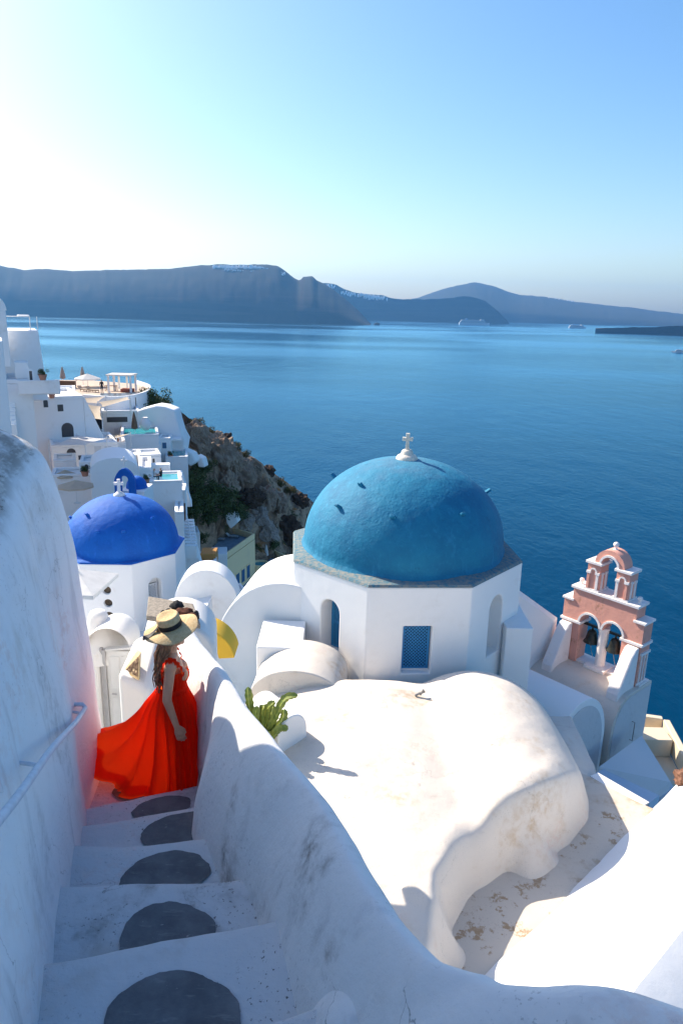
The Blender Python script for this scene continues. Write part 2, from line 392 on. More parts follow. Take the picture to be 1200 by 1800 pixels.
for i, (z, a1, a0) in enumerate(zip(TZ, TF, TB)):
    def fn(u, v, z=z, a1=a1, a0=a0, i=i):
        c = lerp(-.85, .95, u)
        sk = .02*math.sin(c*3.2+i*1.7) + SKEW[i]*c
        dish = .035*(c/.6)**2
        e = a1+sk
        prof = [(a0-.1, z-.02+dish), (lerp(a0, e, .35), z+dish*.8), (lerp(a0, e, .7), z+.004+dish*.8), (e-.07, z+.002+dish*.8), (e-.03, z-.006+dish*.8), (e-.006, z-.028+dish*.8), (e+.008, z-.065), (e+.015, z-.14), (e+.02, z-.30), (e+.02, z-.6)]
        k = v*(len(prof)-1); j = min(int(k), len(prof)-2); t = k-j
        A = lerp(prof[j][0], prof[j+1][0], t); Z = lerp(prof[j][1], prof[j+1][1], t)
        return wob(stair_pt(A, c, Z), .016, 1.9)
    g = MB().grid(fn, 40, 27)
    st = g.build('step', M['steps'], stairs, smooth=180)
    steps.append(st)
    # the painted oval, a thin skin of paint on the tread
    if i in (1, 2, 3, 4, 5, 6):
        ac = {1: -.54, 2: .20, 3: .88, 4: 1.50, 5: 2.03, 6: 2.58}[i]
        ra, rc = {1: (.34,.31), 2: (.23,.255), 3: (.19,.27), 4: (.18,.28), 5: (.14,.24), 6: (.12,.20)}[i]
        c0 = {1: -.02, 2: -.015, 3: 0, 4: .12, 5: .01, 6: -.2}[i]
        def ov(u, v, i=i, z=z, a1=a1):
            th = 2*math.pi*u
            e_ = 1+.05*fbm((math.cos(th)*1.5, math.sin(th)*1.5, i*3.1), 1.6, 5); c = c0+rc*v*math.cos(th)*(1+.04*math.sin(3*th+i))*e_; A = ac+ra*v*math.sin(th)*(1+.05*math.cos(2*th+i))*e_
            sk = .02*math.sin(c*3.2+i*1.7) + SKEW[i]*c
            A = min(A, a1+sk-.045)
            return wob(stair_pt(A, c, z+.011+.028*(c/.6)**2), .016, 1.9)
        MB().grid(ov, 120, 8, True).build('painted_oval', M['oval'], st, smooth=180)
def sweep(path, prof, nsub=6, wobble=.02, ws=1.2):
    """profile points (s towards the left-hand normal, dz) carried along a 3-D path; smooth Catmull-Rom in both directions"""
    def cr(P, t):
        n_ = len(P)-1; k = t*n_; j = min(int(k), n_-1); f = k-j
        p0, p1, p2, p3 = P[max(j-1, 0)], P[j], P[j+1], P[min(j+2, n_)]
        return .5*((2*p1)+(p2-p0)*f+(2*p0-5*p1+4*p2-p3)*f*f+(3*p1-p0-3*p2+p3)*f**3)
    P = [np.array(p[:3], float) for p in path]
    Q = [[np.array(q, float) for q in (p[3] if len(p) > 3 else prof)] for p in path]
    def fn(u, v):
        c = cr(P, u); t = cr(P, min(1, u+.004))-cr(P, max(0, u-.004)); t[2] = 0; t /= np.linalg.norm(t)
        nrm = np.array([t[1], -t[0], 0])      # right-hand side of the direction of travel
        n_ = len(Q)-1; k = u*n_; j = min(int(k), n_-1); f = k-j
        q = lerp(cr(Q[j], v), cr(Q[j+1], v), f)
        p = c+nrm*q[0]+np.array([0, 0, q[1]])
        return wob(p, wobble, ws)
    return fn
cre = [(322,1082,-2.98),(352,1118,-2.94),(380,1155,-2.9),(410,1197,-2.82),(440,1240,-2.75),(470,1276,-2.70),(500,1310,-2.65),(560,1375,-2.6),(600,1430,-2.55),(640,1500,-2.5),(680,1572,-2.45),(730,1632,-2.4),(780,1680,-2.35),(830,1720,-2.3),(880,1744,-2.25),(950,1754,-2.2),(1030,1752,-2.15),(1110,1764,-2.12),(1200,1792,-2.1),(1320,1830,-2.1)]
pA = [(-.26,-7.0),(-.24,-2.5),(-.18,-.5),(-.11,-.10),(-.04,-.01),(.01,-.015),(.06,-.09),(.10,-.28),(.13,-.60),(.17,-1.0),(.26,-1.5),(.34,-1.9)]
pB = [(-.30,-7.0),(-.28,-2.5),(-.20,-.5),(-.10,-.10),(-.02,-.005),(.05,-.03),(.14,-.16),(.24,-.38),(.32,-.62),(.37,-.85),(.42,-1.2),(.46,-1.6)]
pC = [(-.30,-7.0),(-.28,-2.5),(-.22,-.5),(-.14,-.14),(-.03,-.01),(.06,-.03),(.18,-.12),(.34,-.26),(.50,-.44),(.62,-.70),(.70,-1.0),(.74,-1.4)]
pA, pB = ([(q[0]+.075, q[1]-.012) for q in P_] for P_ in (pA, pB))
path = []
for i, c in enumerate(cre):
    p = PZ(*c); path.append((p.x, p.y, p.z, pA if i < 4 else (pB if i < 13 else pC)))
p0 = V(path[0][:3]); dirn = (p0-V(path[1][:3])).normalized()
e1 = p0+dirn*.22+V((0,0,-.12)); e2 = p0+dirn*.36+V((0,0,-.5)); e3 = p0+dirn*.42+V((0,0,-1.2))
path = [(e3.x, e3.y, e3.z, [(q[0]*.5, q[1]) for q in pA]), (e2.x, e2.y, e2.z, [(q[0]*.8, q[1]) for q in pA]), (e1.x, e1.y, e1.z, pA)]+path
g = MB().grid(sweep(path, None, wobble=.022, ws=1.1), 190, 60)
tag(g.build('parapet_wall', M['parapet'], smooth=180), 'rough white parapet wall with a sloping rounded crest running down beside the stairs', 'wall')
# low mound of plaster where the parapet meets the top of the stairs
mo = PZ(612, 1800, -2.85)
g = MB().grid(lambda u, v: wob(V((mo.x-.02+.20*math.cos(2*math.pi*u)*math.sin(v*math.pi/2)**.8+.10*(1-v), mo.y+.02+.30*math.sin(2*math.pi*u)*math.sin(v*math.pi/2)**.8, -3.15+.46*math.cos(v*math.pi/2))), .015, 2), 36, 16, True)
tag(g.build('plaster_mound', M['parapet'], smooth=180), 'pale plaster mound at the foot of the parapet by the top of the stairs', 'kerb')
# left wall: the tall house wall beside the stairs
def wl(d, x, top):
    return (x, d, top)
wpath = [(-1.15, -5.0, -1.3), (-1.30, -1.5, -1.3), (-1.58, 1.4, -1.3), (-1.98, 2.9, -1.27), (-2.30, 4.05, -1.14), (-2.45, 4.5, -1.07), (-2.57, 4.8, -1.02), (-2.61, 5.15, -.95), (-2.64, 5.42, -.91), (-2.67, 5.66, -1.0), (-2.70, 5.84, -1.5), (-2.72, 5.90, -2.8)]
def wprof(k, h):
    # right-hand face flaring to the foot, broad worn top sloping to the face, back face
    return [(.56,-h), (.54,-h*.72), (.50,-h*.50), (.44,-h*.32), (.38,-h*.20), (.30,-.36), (.18,-.17), (.0,-.07), (-.25,.0), (-.50,.0), (-.62,-.25), (-.66,-2.0), (-.66,-6.0)]
pth = []
for (x, y, z) in wpath:
    h = z+4.6
    pr = wprof(0, h)
    if y > 5.5: pr = [(q[0]*(1-.30*(y-5.5)), q[1]) for q in pr]
    pth.append((x, y, z, pr))
g = MB().grid(sweep(pth, None, wobble=.03, ws=.9), 120, 60)
tag(g.build('stair_wall', M['stair_wall'], smooth=180), 'tall weathered blue-white wall with a handrail on the shaded side of the stairs', 'wall')
hb = thing('house', 'unseen tall white block added behind the weathered stair wall to shade the stairs', 'house', (-5, 0, -6))  # out-of-view block added to keep the stairs and parapet in shadow
MB().box(-7.5, -3.2, -3.4, 6.0, -6, 3.2).build('wall', M['white'], hb, bevel=.06)
MB().box(-7.6, -3.1, -3.5, 6.1, 3.203, 3.4).build('roof', M['white'], hb, bevel=.06)
hb = thing('house', 'unseen low white block added behind the viewer to bounce light onto the stairs', 'house', (0, -7, -6))  # out-of-view block added so its white walls bounce fill light
MB().box(-3, 6, -12, -4.2, -6, .4).build('wall', M['white'], hb, bevel=.06)
MB().box(-3.1, 6.1, -12.1, -4.1, .403, .6).build('roof', M['white'], hb, bevel=.06)
# handrail
M['rail'] = flat('painted_rail', (.55,.62,.70), .45, .5, .1, 20)
rl = thing('handrail', 'pale blue painted pipe handrail fixed along the weathered wall', 'handrail', (-1.95, 4.5, -2.6))
r0 = PD(-45,1492,1.80); r1 = PD(150,1246,4.98)
MB().tube([r0.lerp(r1, k/12)+V((0,0,-.012*math.sin(k*.8))) for k in range(13)], .019, 10).build('rail', M['rail'], rl, smooth=60)
e = r1+SD*.05
MB().tube([r1, r1+SD*.02+V((0,0,.0)), r1+V((-.03,.03,.02)), r1+V((-.16,.03,.02))], .017, 8).build('rail_end', M['rail'], rl, smooth=60)
for t in (.40, .985):
    q = r0.lerp(r1, t); MB().tube([q, q+V((-.02,0,-.035)), q+V((-.09,.01,-.03)), q+V((-.2,.02,-.03))], .011, 8).build('bracket', M['rail'], rl, smooth=60)

# ------------------------------------------------------------------ the roofscape below the parapet
FZ = -9.3
def floor_fn(u, v):
    x = lerp(-1.5, 9.5, u); ym = min(13.9, 12.95-.92*max(-1, x-5.2))
    return wob(V((x, lerp(3.2, ym, v), FZ)), .05, .6)
tag(MB().grid(floor_fn, 60, 60).build('roof_terrace', M['floor'], smooth=180), 'flat beige roof terrace blotched with brown lichen', 'roof')
U = V((.655,-.756,0)); NB = V((-.756,-.655,0))             # the church: along the belfry wall, and out of its face
foot = [(0.55,3.0),(1.15,7.0),(1.49,8.38),(1.60,9.08),(2.0,9.73),(2.75,10.38),(3.49,10.75),(4.1,11.15),(4.65,11.75),(5.0,12.4),(5.25,13.5),(5.4,17)]
def foot_d(x, y):
    """signed distance to the front edge of the vaulted roof, positive inside"""
    best = 1e9; sg = 1
    for (a, b), (c, d) in zip(foot, foot[1:]):
        ux, uy = c-a, d-b; t = max(0, min(1, ((x-a)*ux+(y-b)*uy)/(ux*ux+uy*uy)))
        qx, qy = a+ux*t-x, b+uy*t-y; dd = math.hypot(qx, qy)
        if dd < best: best = dd; sg = 1 if (ux*(y-b)-uy*(x-a)) > 0 else -1
    return best*sg
def roof_z(x, y):
    # broad left vault, its crest running away from the viewer
    zl = -8.06 - (.12 if x < .7 else .13)*max(0, abs(x-.70)-.4)**2 - .030*max(0, 14.0-y)**1.4 - .3*max(0, y-14.0)**2
    # right vault, its shaded flank falling to the terrace on the seaward side
    s_ = x-3.2-.06*(14-y); rr = 1.85
    zr = -7.76 + (math.sqrt(max(.02, rr*rr-min(abs(s_), rr*.985)**2))-rr) - .028*max(0, 14.0-y)**2 - .3*max(0, y-14.0)**2
    k = 12
    return math.log(math.exp(k*(zl+9))+math.exp(k*(zr+9)))/k-9
def roof_fn(u, v):
    x = lerp(-3.2, 6.2, u); y = lerp(4.0, 15.4, v)
    d = foot_d(x, y)
    z = roof_z(x, y)
    # the crumbling lip along the front edge, then the drop to the terrace
    e = .05*fbm((x*.9, y*.9, 3), 1, 2)
    t = sstep(-.42, .06, d+e)
    lip = .05*math.exp(-((d-.22)/.20)**2)*sstep(1.4, 2.2, x)*(1-sstep(3.8, 4.5, x))
    z = lerp(FZ-.35, z+lip, t**.75)
    # buttress foot and boulder-like bulge under the lip
    def wedge(cx, cy, dx, dy, L, W_, H_):
        al = (x-cx)*dx+(y-cy)*dy; ac = (x-cx)*-dy+(y-cy)*dx
        return FZ-.25+(H_*max(0, 1-max(0, al)/L)*math.exp(-abs(ac/W_)**2.6) if al > -.5 else 0)
    b1 = wedge(3.40, 10.66, .62, -.78, .75, .50, 1.0); b2 = wedge(1.52, 8.55, .80, -.60, .62, .36, 1.05)
    k = 7.0; z = math.log(math.exp(k*(z+9))+math.exp(k*(b1+9))+math.exp(k*(b2+9)))/k-9
    # worn hollow below the lip
    z -= .10*math.exp(-((x-2.35)**2+(y-9.75)**2)/.03)
    if x > 4 and y > 11.5: z -= 3.5*sstep(.40, .75, -d)
    return V((x, y, z+.018*fbm((x, y, 0), 1.1, 3)))
tag(MB().grid(roof_fn, 188, 244).build('vaulted_roof', M['roof'], smooth=180), 'sunlit cream vaulted roof with two humps and a worn overhanging edge', 'roof')
# the dazzling white roof slope facing the sun at lower right
L0 = PZ(850,1712,FZ); L1 = PZ(1182,1384,FZ); ld = (L1-L0).normalized(); up = V((ld.y,-ld.x,0))
q0 = L0-ld*4; q1 = L1+ld*.35; sl_ = up*math.cos(R(33))+V((0,0,math.sin(R(33)))); SLW = 2.42; sd = up*math.cos(R(28))-V((0,0,math.sin(R(28))))
g = MB()
ln = (q1-q0).length
def slope(u, v):
    p = q0+ld*(ln*u)
    w_ = v*8.0
    if w_ <= SLW: p = p+sl_*w_
    else: p = p+sl_*SLW+sd*(w_-SLW)
    return wob(p+V((0,0,-.02)), .03, .8)
g.grid(slope, 40, 40)
a = [wob(q1+V((0,0,-.02)), .03, .8), wob(q1+sl_*SLW+V((0,0,-.02)), .03, .8), wob(q1+sl_*SLW+sd*3.4+V((0,0,-.02)), .03, .8)]
g.add([*a, a[2]+V((0,0,-4)), a[0]+V((0,0,-4))], [(0,1,2,3,4)])
tag(g.build('sloping_roof', M['white'], smooth=50), 'dazzling white sloping roof in full sun with a stone on its edge', 'roof')
M['redstone'] = flat('reddish_stone', (.20,.105,.07), .95, .1, .6, 14, .9)
p = PZ(1186, 1372, FZ)
tag(MB().ball(L1+ld*.28+sl_*.12+V((0,0,.08)), (.22,.2,.2), 16, 10, .5, 1.6, 2).build('stone', M['redstone'], smooth=40), 'lone rough reddish stone on the edge of the white sloping roof', 'stone')
# ------------------------------------------------------------------ churches
def dome_mat(name, col, dark, bump=.5, top_pale=.25):
    n = NT(name); a = n.noise(1.3, 5, .6); b = n.noise(9, 6, .65)
    c = n.mix(n.ramp(a, .35, .7), col, dark); c = n.mix(n.ramp(b, .5, .75, 0, .5), c, tuple(min(1, x*1.25+.008) for x in col))
    c = n.mix(n.math('MULTIPLY', n.ramp(n.noise(60, 3, .6), .66, .70, 0, .7), n.ramp(a, .45, .6)), c, (.03,.06,.09))
    c = n.mix(n.ramp(n.math('ADD', n.up(), n.math('MULTIPLY', a, .3)), 1.0, 1.2, 0, top_pale), c, (.35,.45,.50))  # blends in a paler grey-blue where the surface faces upward
    c = n.mix(n.ramp(n.noise(1.0, 6, .65, stretch=(3.2,3.2,.7)), .56, .70, 0, .45), c, tuple(x*1.45+.02 for x in col)); c = n.mix(n.ramp(n.noise(2.0, 7, .7), .62, .66, 0, .35), c, tuple(x*.55 for x in dark))
    nb = n.bump(n.noise(3.0, 3, .5), .35, .09); nb = n.bump(n.noise(14, 5, .6), bump, .03, nb)
    return n.fin(c, .72, nb, .30)
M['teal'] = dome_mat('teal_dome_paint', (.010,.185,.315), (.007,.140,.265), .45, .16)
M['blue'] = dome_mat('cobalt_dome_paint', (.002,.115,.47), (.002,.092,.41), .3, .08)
n = NT('weathered_ledge'); k = n.noise(9, 7, .75)
c = n.mix(n.ramp(k, .36, .66), (.27,.26,.23), (.045,.17,.24)); M['ledge'] = n.fin(c, .9, n.bump(n.noise(20, 5, .6), .4, .02), .2)
M['crosswhite'] = plaster('cross_white', (.72,.65,.55), dirt=(.45,.33,.22), amt=.6, scale=3, bump=.3)
M['bluewood'] = flat('blue_painted_wood', (.03,.22,.46), .55, .4, .12, 15, .2)
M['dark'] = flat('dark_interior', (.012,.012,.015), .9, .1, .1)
M['lattw'] = flat('grey_white_lattice', (.62,.62,.62), .7, .3, .06)
def cross_part(parent, base, h, w, t, rz, mat, budded=False):
    m = Matrix.Translation(V(base)) @ Matrix.Rotation(rz, 4, 'Z')
    g = MB(m)
    a = t*.5; aw = w*.5; za = h*.66
    g.prism([(-a*1.1,-a,0),(a*1.1,-a,0),(a,-a,za-a),(aw,-a,za-a*1.15),(aw,-a,za+a*1.15),(a,-a,za+a),(a*1.15,-a,h),(-a*1.15,-a,h),(-a,-a,za+a),(-aw,-a,za+a*1.15),(-aw,-a,za-a*1.15),(-a,-a,za-a)], (0,t,0))
    return g.build('cross', mat, parent, bevel=t*.12)
def octo(c, r, rot, z, n=8): return [V((c.x+r*math.cos(rot+2*math.pi*k/n), c.y+r*math.sin(rot+2*math.pi*k/n), z)) for k in range(n)]
def lattice(parent, m, w, h, mat, s=.085, t=.018, arched=False, back=True, frame=.045):
    """lattice shutter in the plane u,z of m (v looks outwards): frame, crossed slats, dark behind"""
    fr = MB(m); 
    fr.box(-w/2, -w/2+frame, -.02, .025, 0, h); fr.box(w/2-frame, w/2, -.02, .025, 0, h)
    fr.box(-w/2+frame, w/2-frame, -.02, .025, 0, frame); fr.box(-w/2+frame, w/2-frame, -.02, .025, h-frame, h)
    fr.box(-w/2+frame, w/2-frame, -.02, .025, h*.5-frame*.4, h*.5+frame*.4) if h > w*2.2 else None
    f = fr.build('shutter_frame', mat, parent); f['kind'] = 'part' if False else ''
    del f['kind']
    la = MB(m); x0, x1, z0, z1 = -w/2+frame, w/2-frame, frame, h-frame
    for sg in (1, -1):
        k = -(z1-z0)
        while k < (x1-x0):
            # line x = x0+k + s', z from z0 upward at 45 degrees, clipped
            pts = []
            a0 = max(0, -k); a1 = min(z1-z0, (x1-x0)-k)
            if a1-a0 > .02:
                xa, xb = x0+k+a0, x0+k+a1
                if sg < 0: xa, xb = x1-(xa-x0), x1-(xb-x0)
                A = V((xa, 0, z0+a0)); B = V((xb, 0, z0+a1)); dn = V((B.z-A.z, 0, -(B.x-A.x))).normalized()*t*.5
                y0, y1 = (.0, .008) if sg > 0 else (.0085, .0165)
                la.hexa([A-dn+V((0,y0,0)), A+dn+V((0,y0,0)), A+dn+V((0,y1,0)), A-dn+V((0,y1,0)), B-dn+V((0,y0,0)), B+dn+V((0,y0,0)), B+dn+V((0,y1,0)), B-dn+V((0,y1,0))])
            k += s
    tag(la.build('lattice', mat, parent), kind='stuff')
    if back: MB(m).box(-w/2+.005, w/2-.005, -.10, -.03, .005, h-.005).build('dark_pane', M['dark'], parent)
def domed_church(root, c, rc, rot, zr, zb, R_, H, dmat, lmat, cuts, seg=72):
    top = octo(c, rc, rot, zr); bot = octo(c, rc*1.012, rot, zb)
    g = MB(); g.add(bot+top, [tuple(range(7,-1,-1)), tuple(range(8,16))]+[(i, (i+1) % 8, (i+1) % 8+8, i+8) for i in range(8)])
    drum = g.build('drum', M['white'], root, bevel=.035, cut=cuts)
    lg = MB(); t0 = octo(c, rc+.015, rot, zr+.005); t1 = octo(c, rc-.03, rot, zr+.06); t2 = [V((c.x+(p.x-c.x)*.80, c.y+(p.y-c.y)*.80, zr+.15)) for p in t1]
    lg.add(t0+t1+t2, [(i, (i+1) % 8, (i+1) % 8+8, i+8) for i in range(8)]+[(i+8, (i+1) % 8+8, (i+1) % 8+16, i+16) for i in range(8)]+[tuple(range(16,24)), tuple(range(7,-1,-1))])
    lg.build('ledge', lmat, root)
    prof = [(R_+.10, zr+.05), (R_+.05, zr+.10), (R_+.012, zr+.18)]
    for k in range(0, 25):
        a = math.pi/2*k/24*.985
        prof.append((R_*math.cos(a)**.96, zr+.2+(H-.2)*math.sin(a)))
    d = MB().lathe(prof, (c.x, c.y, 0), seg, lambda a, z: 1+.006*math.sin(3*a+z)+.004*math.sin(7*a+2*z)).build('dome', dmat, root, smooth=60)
    return drum, d
# --- the church with the teal dome
CA = PZ(647,1033,-6.3); CB = PZ(830,1033,-6.3); fd = (CB-CA); fl = fd.length; fdn = fd.normalized(); fn_ = V((-fdn.y, fdn.x, 0))
RC = fl/2/math.sin(math.pi/8); C1 = (CA+CB)/2 + fn_*(fl/2/math.tan(math.pi/8)); C1.z = 0
rot1 = math.atan2(CA.y-C1.y, CA.x-C1.x)
ch1 = thing('domed_church', 'large white church with a weathered teal dome and a stone cross on top', 'church', (C1.x, C1.y, -10.5))
ZR1, ZB1 = -6.3, -10.5
def face_m(c, rc, rot, k, z):
    a = rot+math.pi/8+2*math.pi/8*k; nrm = V((math.cos(a), math.sin(a), 0)); u = V((-nrm.y, nrm.x, 0))
    return basis(V((c.x, c.y, z))+nrm*rc*math.cos(math.pi/8), u, nrm, V((0,0,1)))
cut = MB()
def addcut(m, pts, depth):
    cut.m = m; cut.prism([(u, .4, z) for (u, z) in pts], (0, -.4-depth, 0)); cut.m = None
mF = face_m(C1, RC, rot1, 0, 0); mL = face_m(C1, RC, rot1, -1, 0); mR = face_m(C1, RC, rot1, 1, 0)
addcut(mF, [(-.36,-8.55),(.34,-8.55),(.34,-7.30),(-.36,-7.30)], .26)
addcut(mL @ Matrix.Translation((.06,0,0)), arch_pts(.62, -8.45, -7.28), .55)
addcut(mR @ Matrix.Translation((.02,0,0)), arch_pts(.66, -8.50, -7.20), .50)
drum1, dome1 = domed_church(ch1, C1, RC, rot1, ZR1, ZB1, 2.74, 2.50, M['teal'], M['ledge'], cut)
w1 = MB(mF).box(-.355, .335, -.20, -.15, -8.545, -8.50).build('window_sill', M['white'], ch1)
wf = thing  # (shorthand unused)
lattice(ch1, mF @ Matrix.Translation((-.01,-.17,-8.50)), .66, 1.18, M['bluewood'], .085, .026)
lattice(ch1, mL @ Matrix.Translation((.06,-.42,-8.44)), .60, 1.40, M['bluewood'], .085, .026)
MB(mR @ Matrix.Translation((.02,-.47,0))).prism([(u, 0, z) for (u, z) in arch_pts(.64, -8.49, -7.21)], (0,-.03,0)).build('blind_panel', M['white'], ch1)
ap = V((C1.x, C1.y, ZR1+2.50))
MB().lathe([(.30,-.10),(.29,.03),(.24,.09),(.17,.12),(.15,.20),(.11,.24),(.03,.25)], ap, 20).build('cross_pedestal', M['crosswhite'], ch1, smooth=50)
cross_part(ch1, ap+V((0,0,.22)), .46, .28, .09, R(-8), M['crosswhite'])
def foothold(root, c, zr, R_, H, az, el, mat, L=.22, w=.11):
    a, e = R(az), R(el); nrm = V((math.cos(a)*math.cos(e), math.sin(a)*math.cos(e), math.sin(e)))
    p = V((c.x+R_*math.cos(e)**.96*math.cos(a), c.y+R_*math.cos(e)**.96*math.sin(a), zr+.2+(H-.2)*math.sin(e)))
    t = V((-math.sin(a), math.cos(a), 0)); b = nrm.cross(t)
    m = basis(p, t, b, nrm)
    MB(m).box(-w, w, -w*.5, w*.5, -.1, L, .02, .01).build('foothold', mat, root, bevel=.02)
def dome_hit(px, py, c, zr, R_, H):
    r = ray(px, py); k = R_/H
    o_ = V((-c.x, -c.y, -zr*k)); d_ = V((r.x, r.y, r.z*k)); A = d_.dot(d_); B = 2*o_.dot(d_); Cc = o_.dot(o_)-R_*R_
    t = (-B-math.sqrt(max(0, B*B-4*A*Cc)))/(2*A); p_ = o_+d_*t
    return math.degrees(math.atan2(p_.y, p_.x)), math.degrees(math.asin(max(-1, min(1, p_.z/R_))))
for (px, py, L_) in ((597,897,.15),(636,856,.12),(690,915,.10),(810,910,.10)):
    foothold(ch1, C1, ZR1, 2.74, 2.5, *dome_hit(px, py, C1, ZR1, 2.74, 2.5), M['teal'], L_, .085)
for (az, el) in ((158,42),(6,36),(60,40),(110,40)):
    foothold(ch1, C1, ZR1, 2.74, 2.5, az, el, M['teal'], .17, .085)
# arms and blocks attached to the drum
def vault(name, mat, parent, p0, p1, hw, zs, zt, zb, seg=24, bevel=.03, smooth=40):
    """barrel vault from p0 to p1 (plan points), half width hw, springing zs, crown zt, walls down to zb"""
    p0 = V((p0[0], p0[1], 0)); p1 = V((p1[0], p1[1], 0)); ax = (p1-p0); t = ax.normalized(); s_ = V((t.y, -t.x, 0))
    pts = [(-hw, zb)]+[(-hw*math.cos(math.pi*k/seg), zs+(zt-zs)*math.sin(math.pi*k/seg)) for k in range(seg+1)]+[(hw, zb)]
    g = MB().prism([p0+s_*a+V((0,0,z)) for (a, z) in pts], ax)
    return g.build(name, mat, parent, smooth=smooth, bevel=bevel)
vault('side_vault', M['white'], ch1, (-1.45,17.16), (-1.12,19.5), 1.86, -8.95, -6.85, -13)
MB().box(-1.95, -.85, 15.45, 17.0, -11, -7.80).build('side_block', M['white'], ch1, bevel=.04)
vault('low_vault', M['roof'], ch1, (-.92,14.3), (-.80,15.9), 1.06, -8.5, -7.80, -10, smooth=40)
MB().box(4.30, 5.00, 16.75, 18.6, -11, -7.75).build('side_block', M['white'], ch1, bevel=.03)
# small half-round skylight by the cactus
vault('skylight_vault', M['white'], None, (-.84,12.2), (-1.55,13.1), .34, -7.98, -7.62, -9.5, 18, .03).name = 'roof_vent'
rv = bpy.data.objects['roof_vent']; tag(rv, 'small half-round white roof vent with a shaded end beside the cactus', 'vent')
M['metal'] = flat('dull_metal', (.25,.24,.23), .5, .4, .2, 30)
dp = V((1.83, 13.9, roof_z(1.83,13.9)+.03)); ds = thing('roof_drain', 'little dark pipe fitting in the valley between the roof humps', 'pipe', dp)
MB().tube([dp+V((-.12,0,0)), dp+V((-.02,.02,.05)), dp+V((.10,.02,.10))], .03, 8).build('pipe', M['metal'], ds, smooth=50)
MB().tube([dp+V((.0,0,.02)), dp+V((.06,-.02,.16))], .022, 8).build('valve', M['metal'], ds, smooth=50)
# --- belfry
M['pink'] = plaster('pink_plaster', (.70,.345,.27), dirt=(.32,.17,.08), amt=.75, scale=2.2, bump=.22, streak=.12)
M['trim'] = plaster('trim_white', (.80,.76,.74), dirt=(.5,.4,.35), amt=.35, scale=2.5, bump=.15)
M['bronze'] = flat('dark_bronze', (.030,.034,.030), .45, .5, .3, 8, Metallic=.6)
M['rope'] = flat('pale_rope', (.5,.45,.38), .9, .1)
BW, BT, PZ0 = 2.55, .52, -10.25
b0 = PZ(980,1150,PZ0); bm_ = basis(b0, U, NB, V((0,0,1)))       # local: x along the wall, y out of its face (towards the viewer), z up
bel = thing('belfry', 'pink and white church belfry with two bells under twin arches', 'belfry', b0)
def bb(x0, x1, y0, y1, z0, z1): return MB(bm_).box(x0, x1, y0, y1, z0, z1)
SPR = 1.34
body = MB(bm_); body.prism([(0,0,0),(BW,0,0),(BW,0,1.92),(2.28,0,1.92),(2.28,0,2.34),(.27,0,2.34),(.27,0,1.92),(0,0,1.92)], (0,-BT,0))
cb = MB(bm_)
for cx in (.90, 1.65):
    cb.prism([(cx+u, .3, z) for (u, z) in arch_pts(.62, SPR-.02, SPR, 14)], (0,-1.2,0))
cb.box(.59, 1.96, -.9, .3, -.3, SPR-.0195)
body.build('belfry_wall', M['pink'], bel, cut=cb)
def ring(cx, zs, r0, r1, y0, y1, mat, name='arch_trim', a0=0, a1=180, seg=16):
    g = MB(bm_); pts = []
    for k in range(seg+1):
        a = R(lerp(a0, a1, k/seg)); pts.append((math.cos(a), math.sin(a)))
    vs = []; fs = []
    for (c, s_) in pts:
        for (r, y) in ((r0,y0),(r1,y0),(r1,y1),(r0,y1)): vs.append((cx+c*r, y, zs+s_*r))
    for k in range(seg):
        for j in range(4): fs.append((k*4+j, k*4+(j+1) % 4, k*4+4+(j+1) % 4, k*4+4+j))
    fs += [(0,1,2,3), (seg*4+3, seg*4+2, seg*4+1, seg*4)]
    return g.add(vs, fs).build(name, mat, bel, smooth=40)
for cx in (.90, 1.65): ring(cx, SPR, .315, .375, .0, .035, M['trim'])
# stepped white slabs
for (x0, x1, z0, z1, e) in ((-.05,.32,1.925,1.995,.05), (2.23,BW+.05,1.925,1.995,.05), (.21,2.34,2.345,2.425,.06)):
    bb(x0, x1, -BT-e, e, z0, z1).build('cornice_slab', M['trim'], bel, bevel=.01)
for (x0, x1) in ((-.05,.64), (1.91,BW+.05)): bb(x0, x1, -BT-.05, .05, SPR-.09, SPR-.01).build('impost_slab', M['trim'], bel, bevel=.01)
# centre column
MB(bm_).lathe([(.155,.10),(.15,.2),(.145,1.16),(.17,1.22),(.17,1.335)], (1.275,-.24,0), 20).build('column', M['trim'], bel, smooth=40)
bb(.95, 1.60, -.55, .12, .0, .10).build('column_base', M['trim'], bel, bevel=.01)
bb(-.06, BW+.08, -BT-.12, -.08+.0, -.05, .06).build('sill_slab', M['trim'], bel)
# upper stage
UZ = 2.425
for (x0, x1) in ((.62,1.02), (1.53,1.93)):
    bb(x0, x1, -BT+.02, -.02, UZ+.0, UZ+.82).build('upper_pier', M['pink'], bel)
    bb(x0-.06, x1+.06, -BT-.04, .04, UZ+.82, UZ+.90).build('cap_slab', M['trim'], bel, bevel=.01)
    bb(x0-.04, x1+.04, -BT-.02, .02, UZ+.002, UZ+.05).build('pier_base', M['trim'], bel)
    cx = (x0+x1)/2
    for dx in (-.14, .14):
        bb(cx+dx-.035, cx+dx+.035, -.019, .02, UZ+.05, UZ+.52).build('pilaster', M['trim'] if dx*(1 if x0 < 1 else -1) > 0 else M['pink'], bel)
        bb(cx+dx-.065, cx+dx+.065, -.019, .035, UZ+.52, UZ+.59).build('capital', M['trim'], bel)
    ring(cx, UZ+.59, .075, .115, -.019, .018, M['trim'])
    for yy in (-.36, -.16):
        bb(x1, x1+.035, yy-.03, yy+.03, UZ+.05, UZ+.52).build('pilaster', M['trim'], bel)
        bb(x1, x1+.05, yy-.055, yy+.055, UZ+.52, UZ+.58).build('capital', M['trim'], bel)
ring(1.275, UZ+.90, .255, .46, -BT+.04, -.02, M['pink'], 'upper_arch', seg=24)
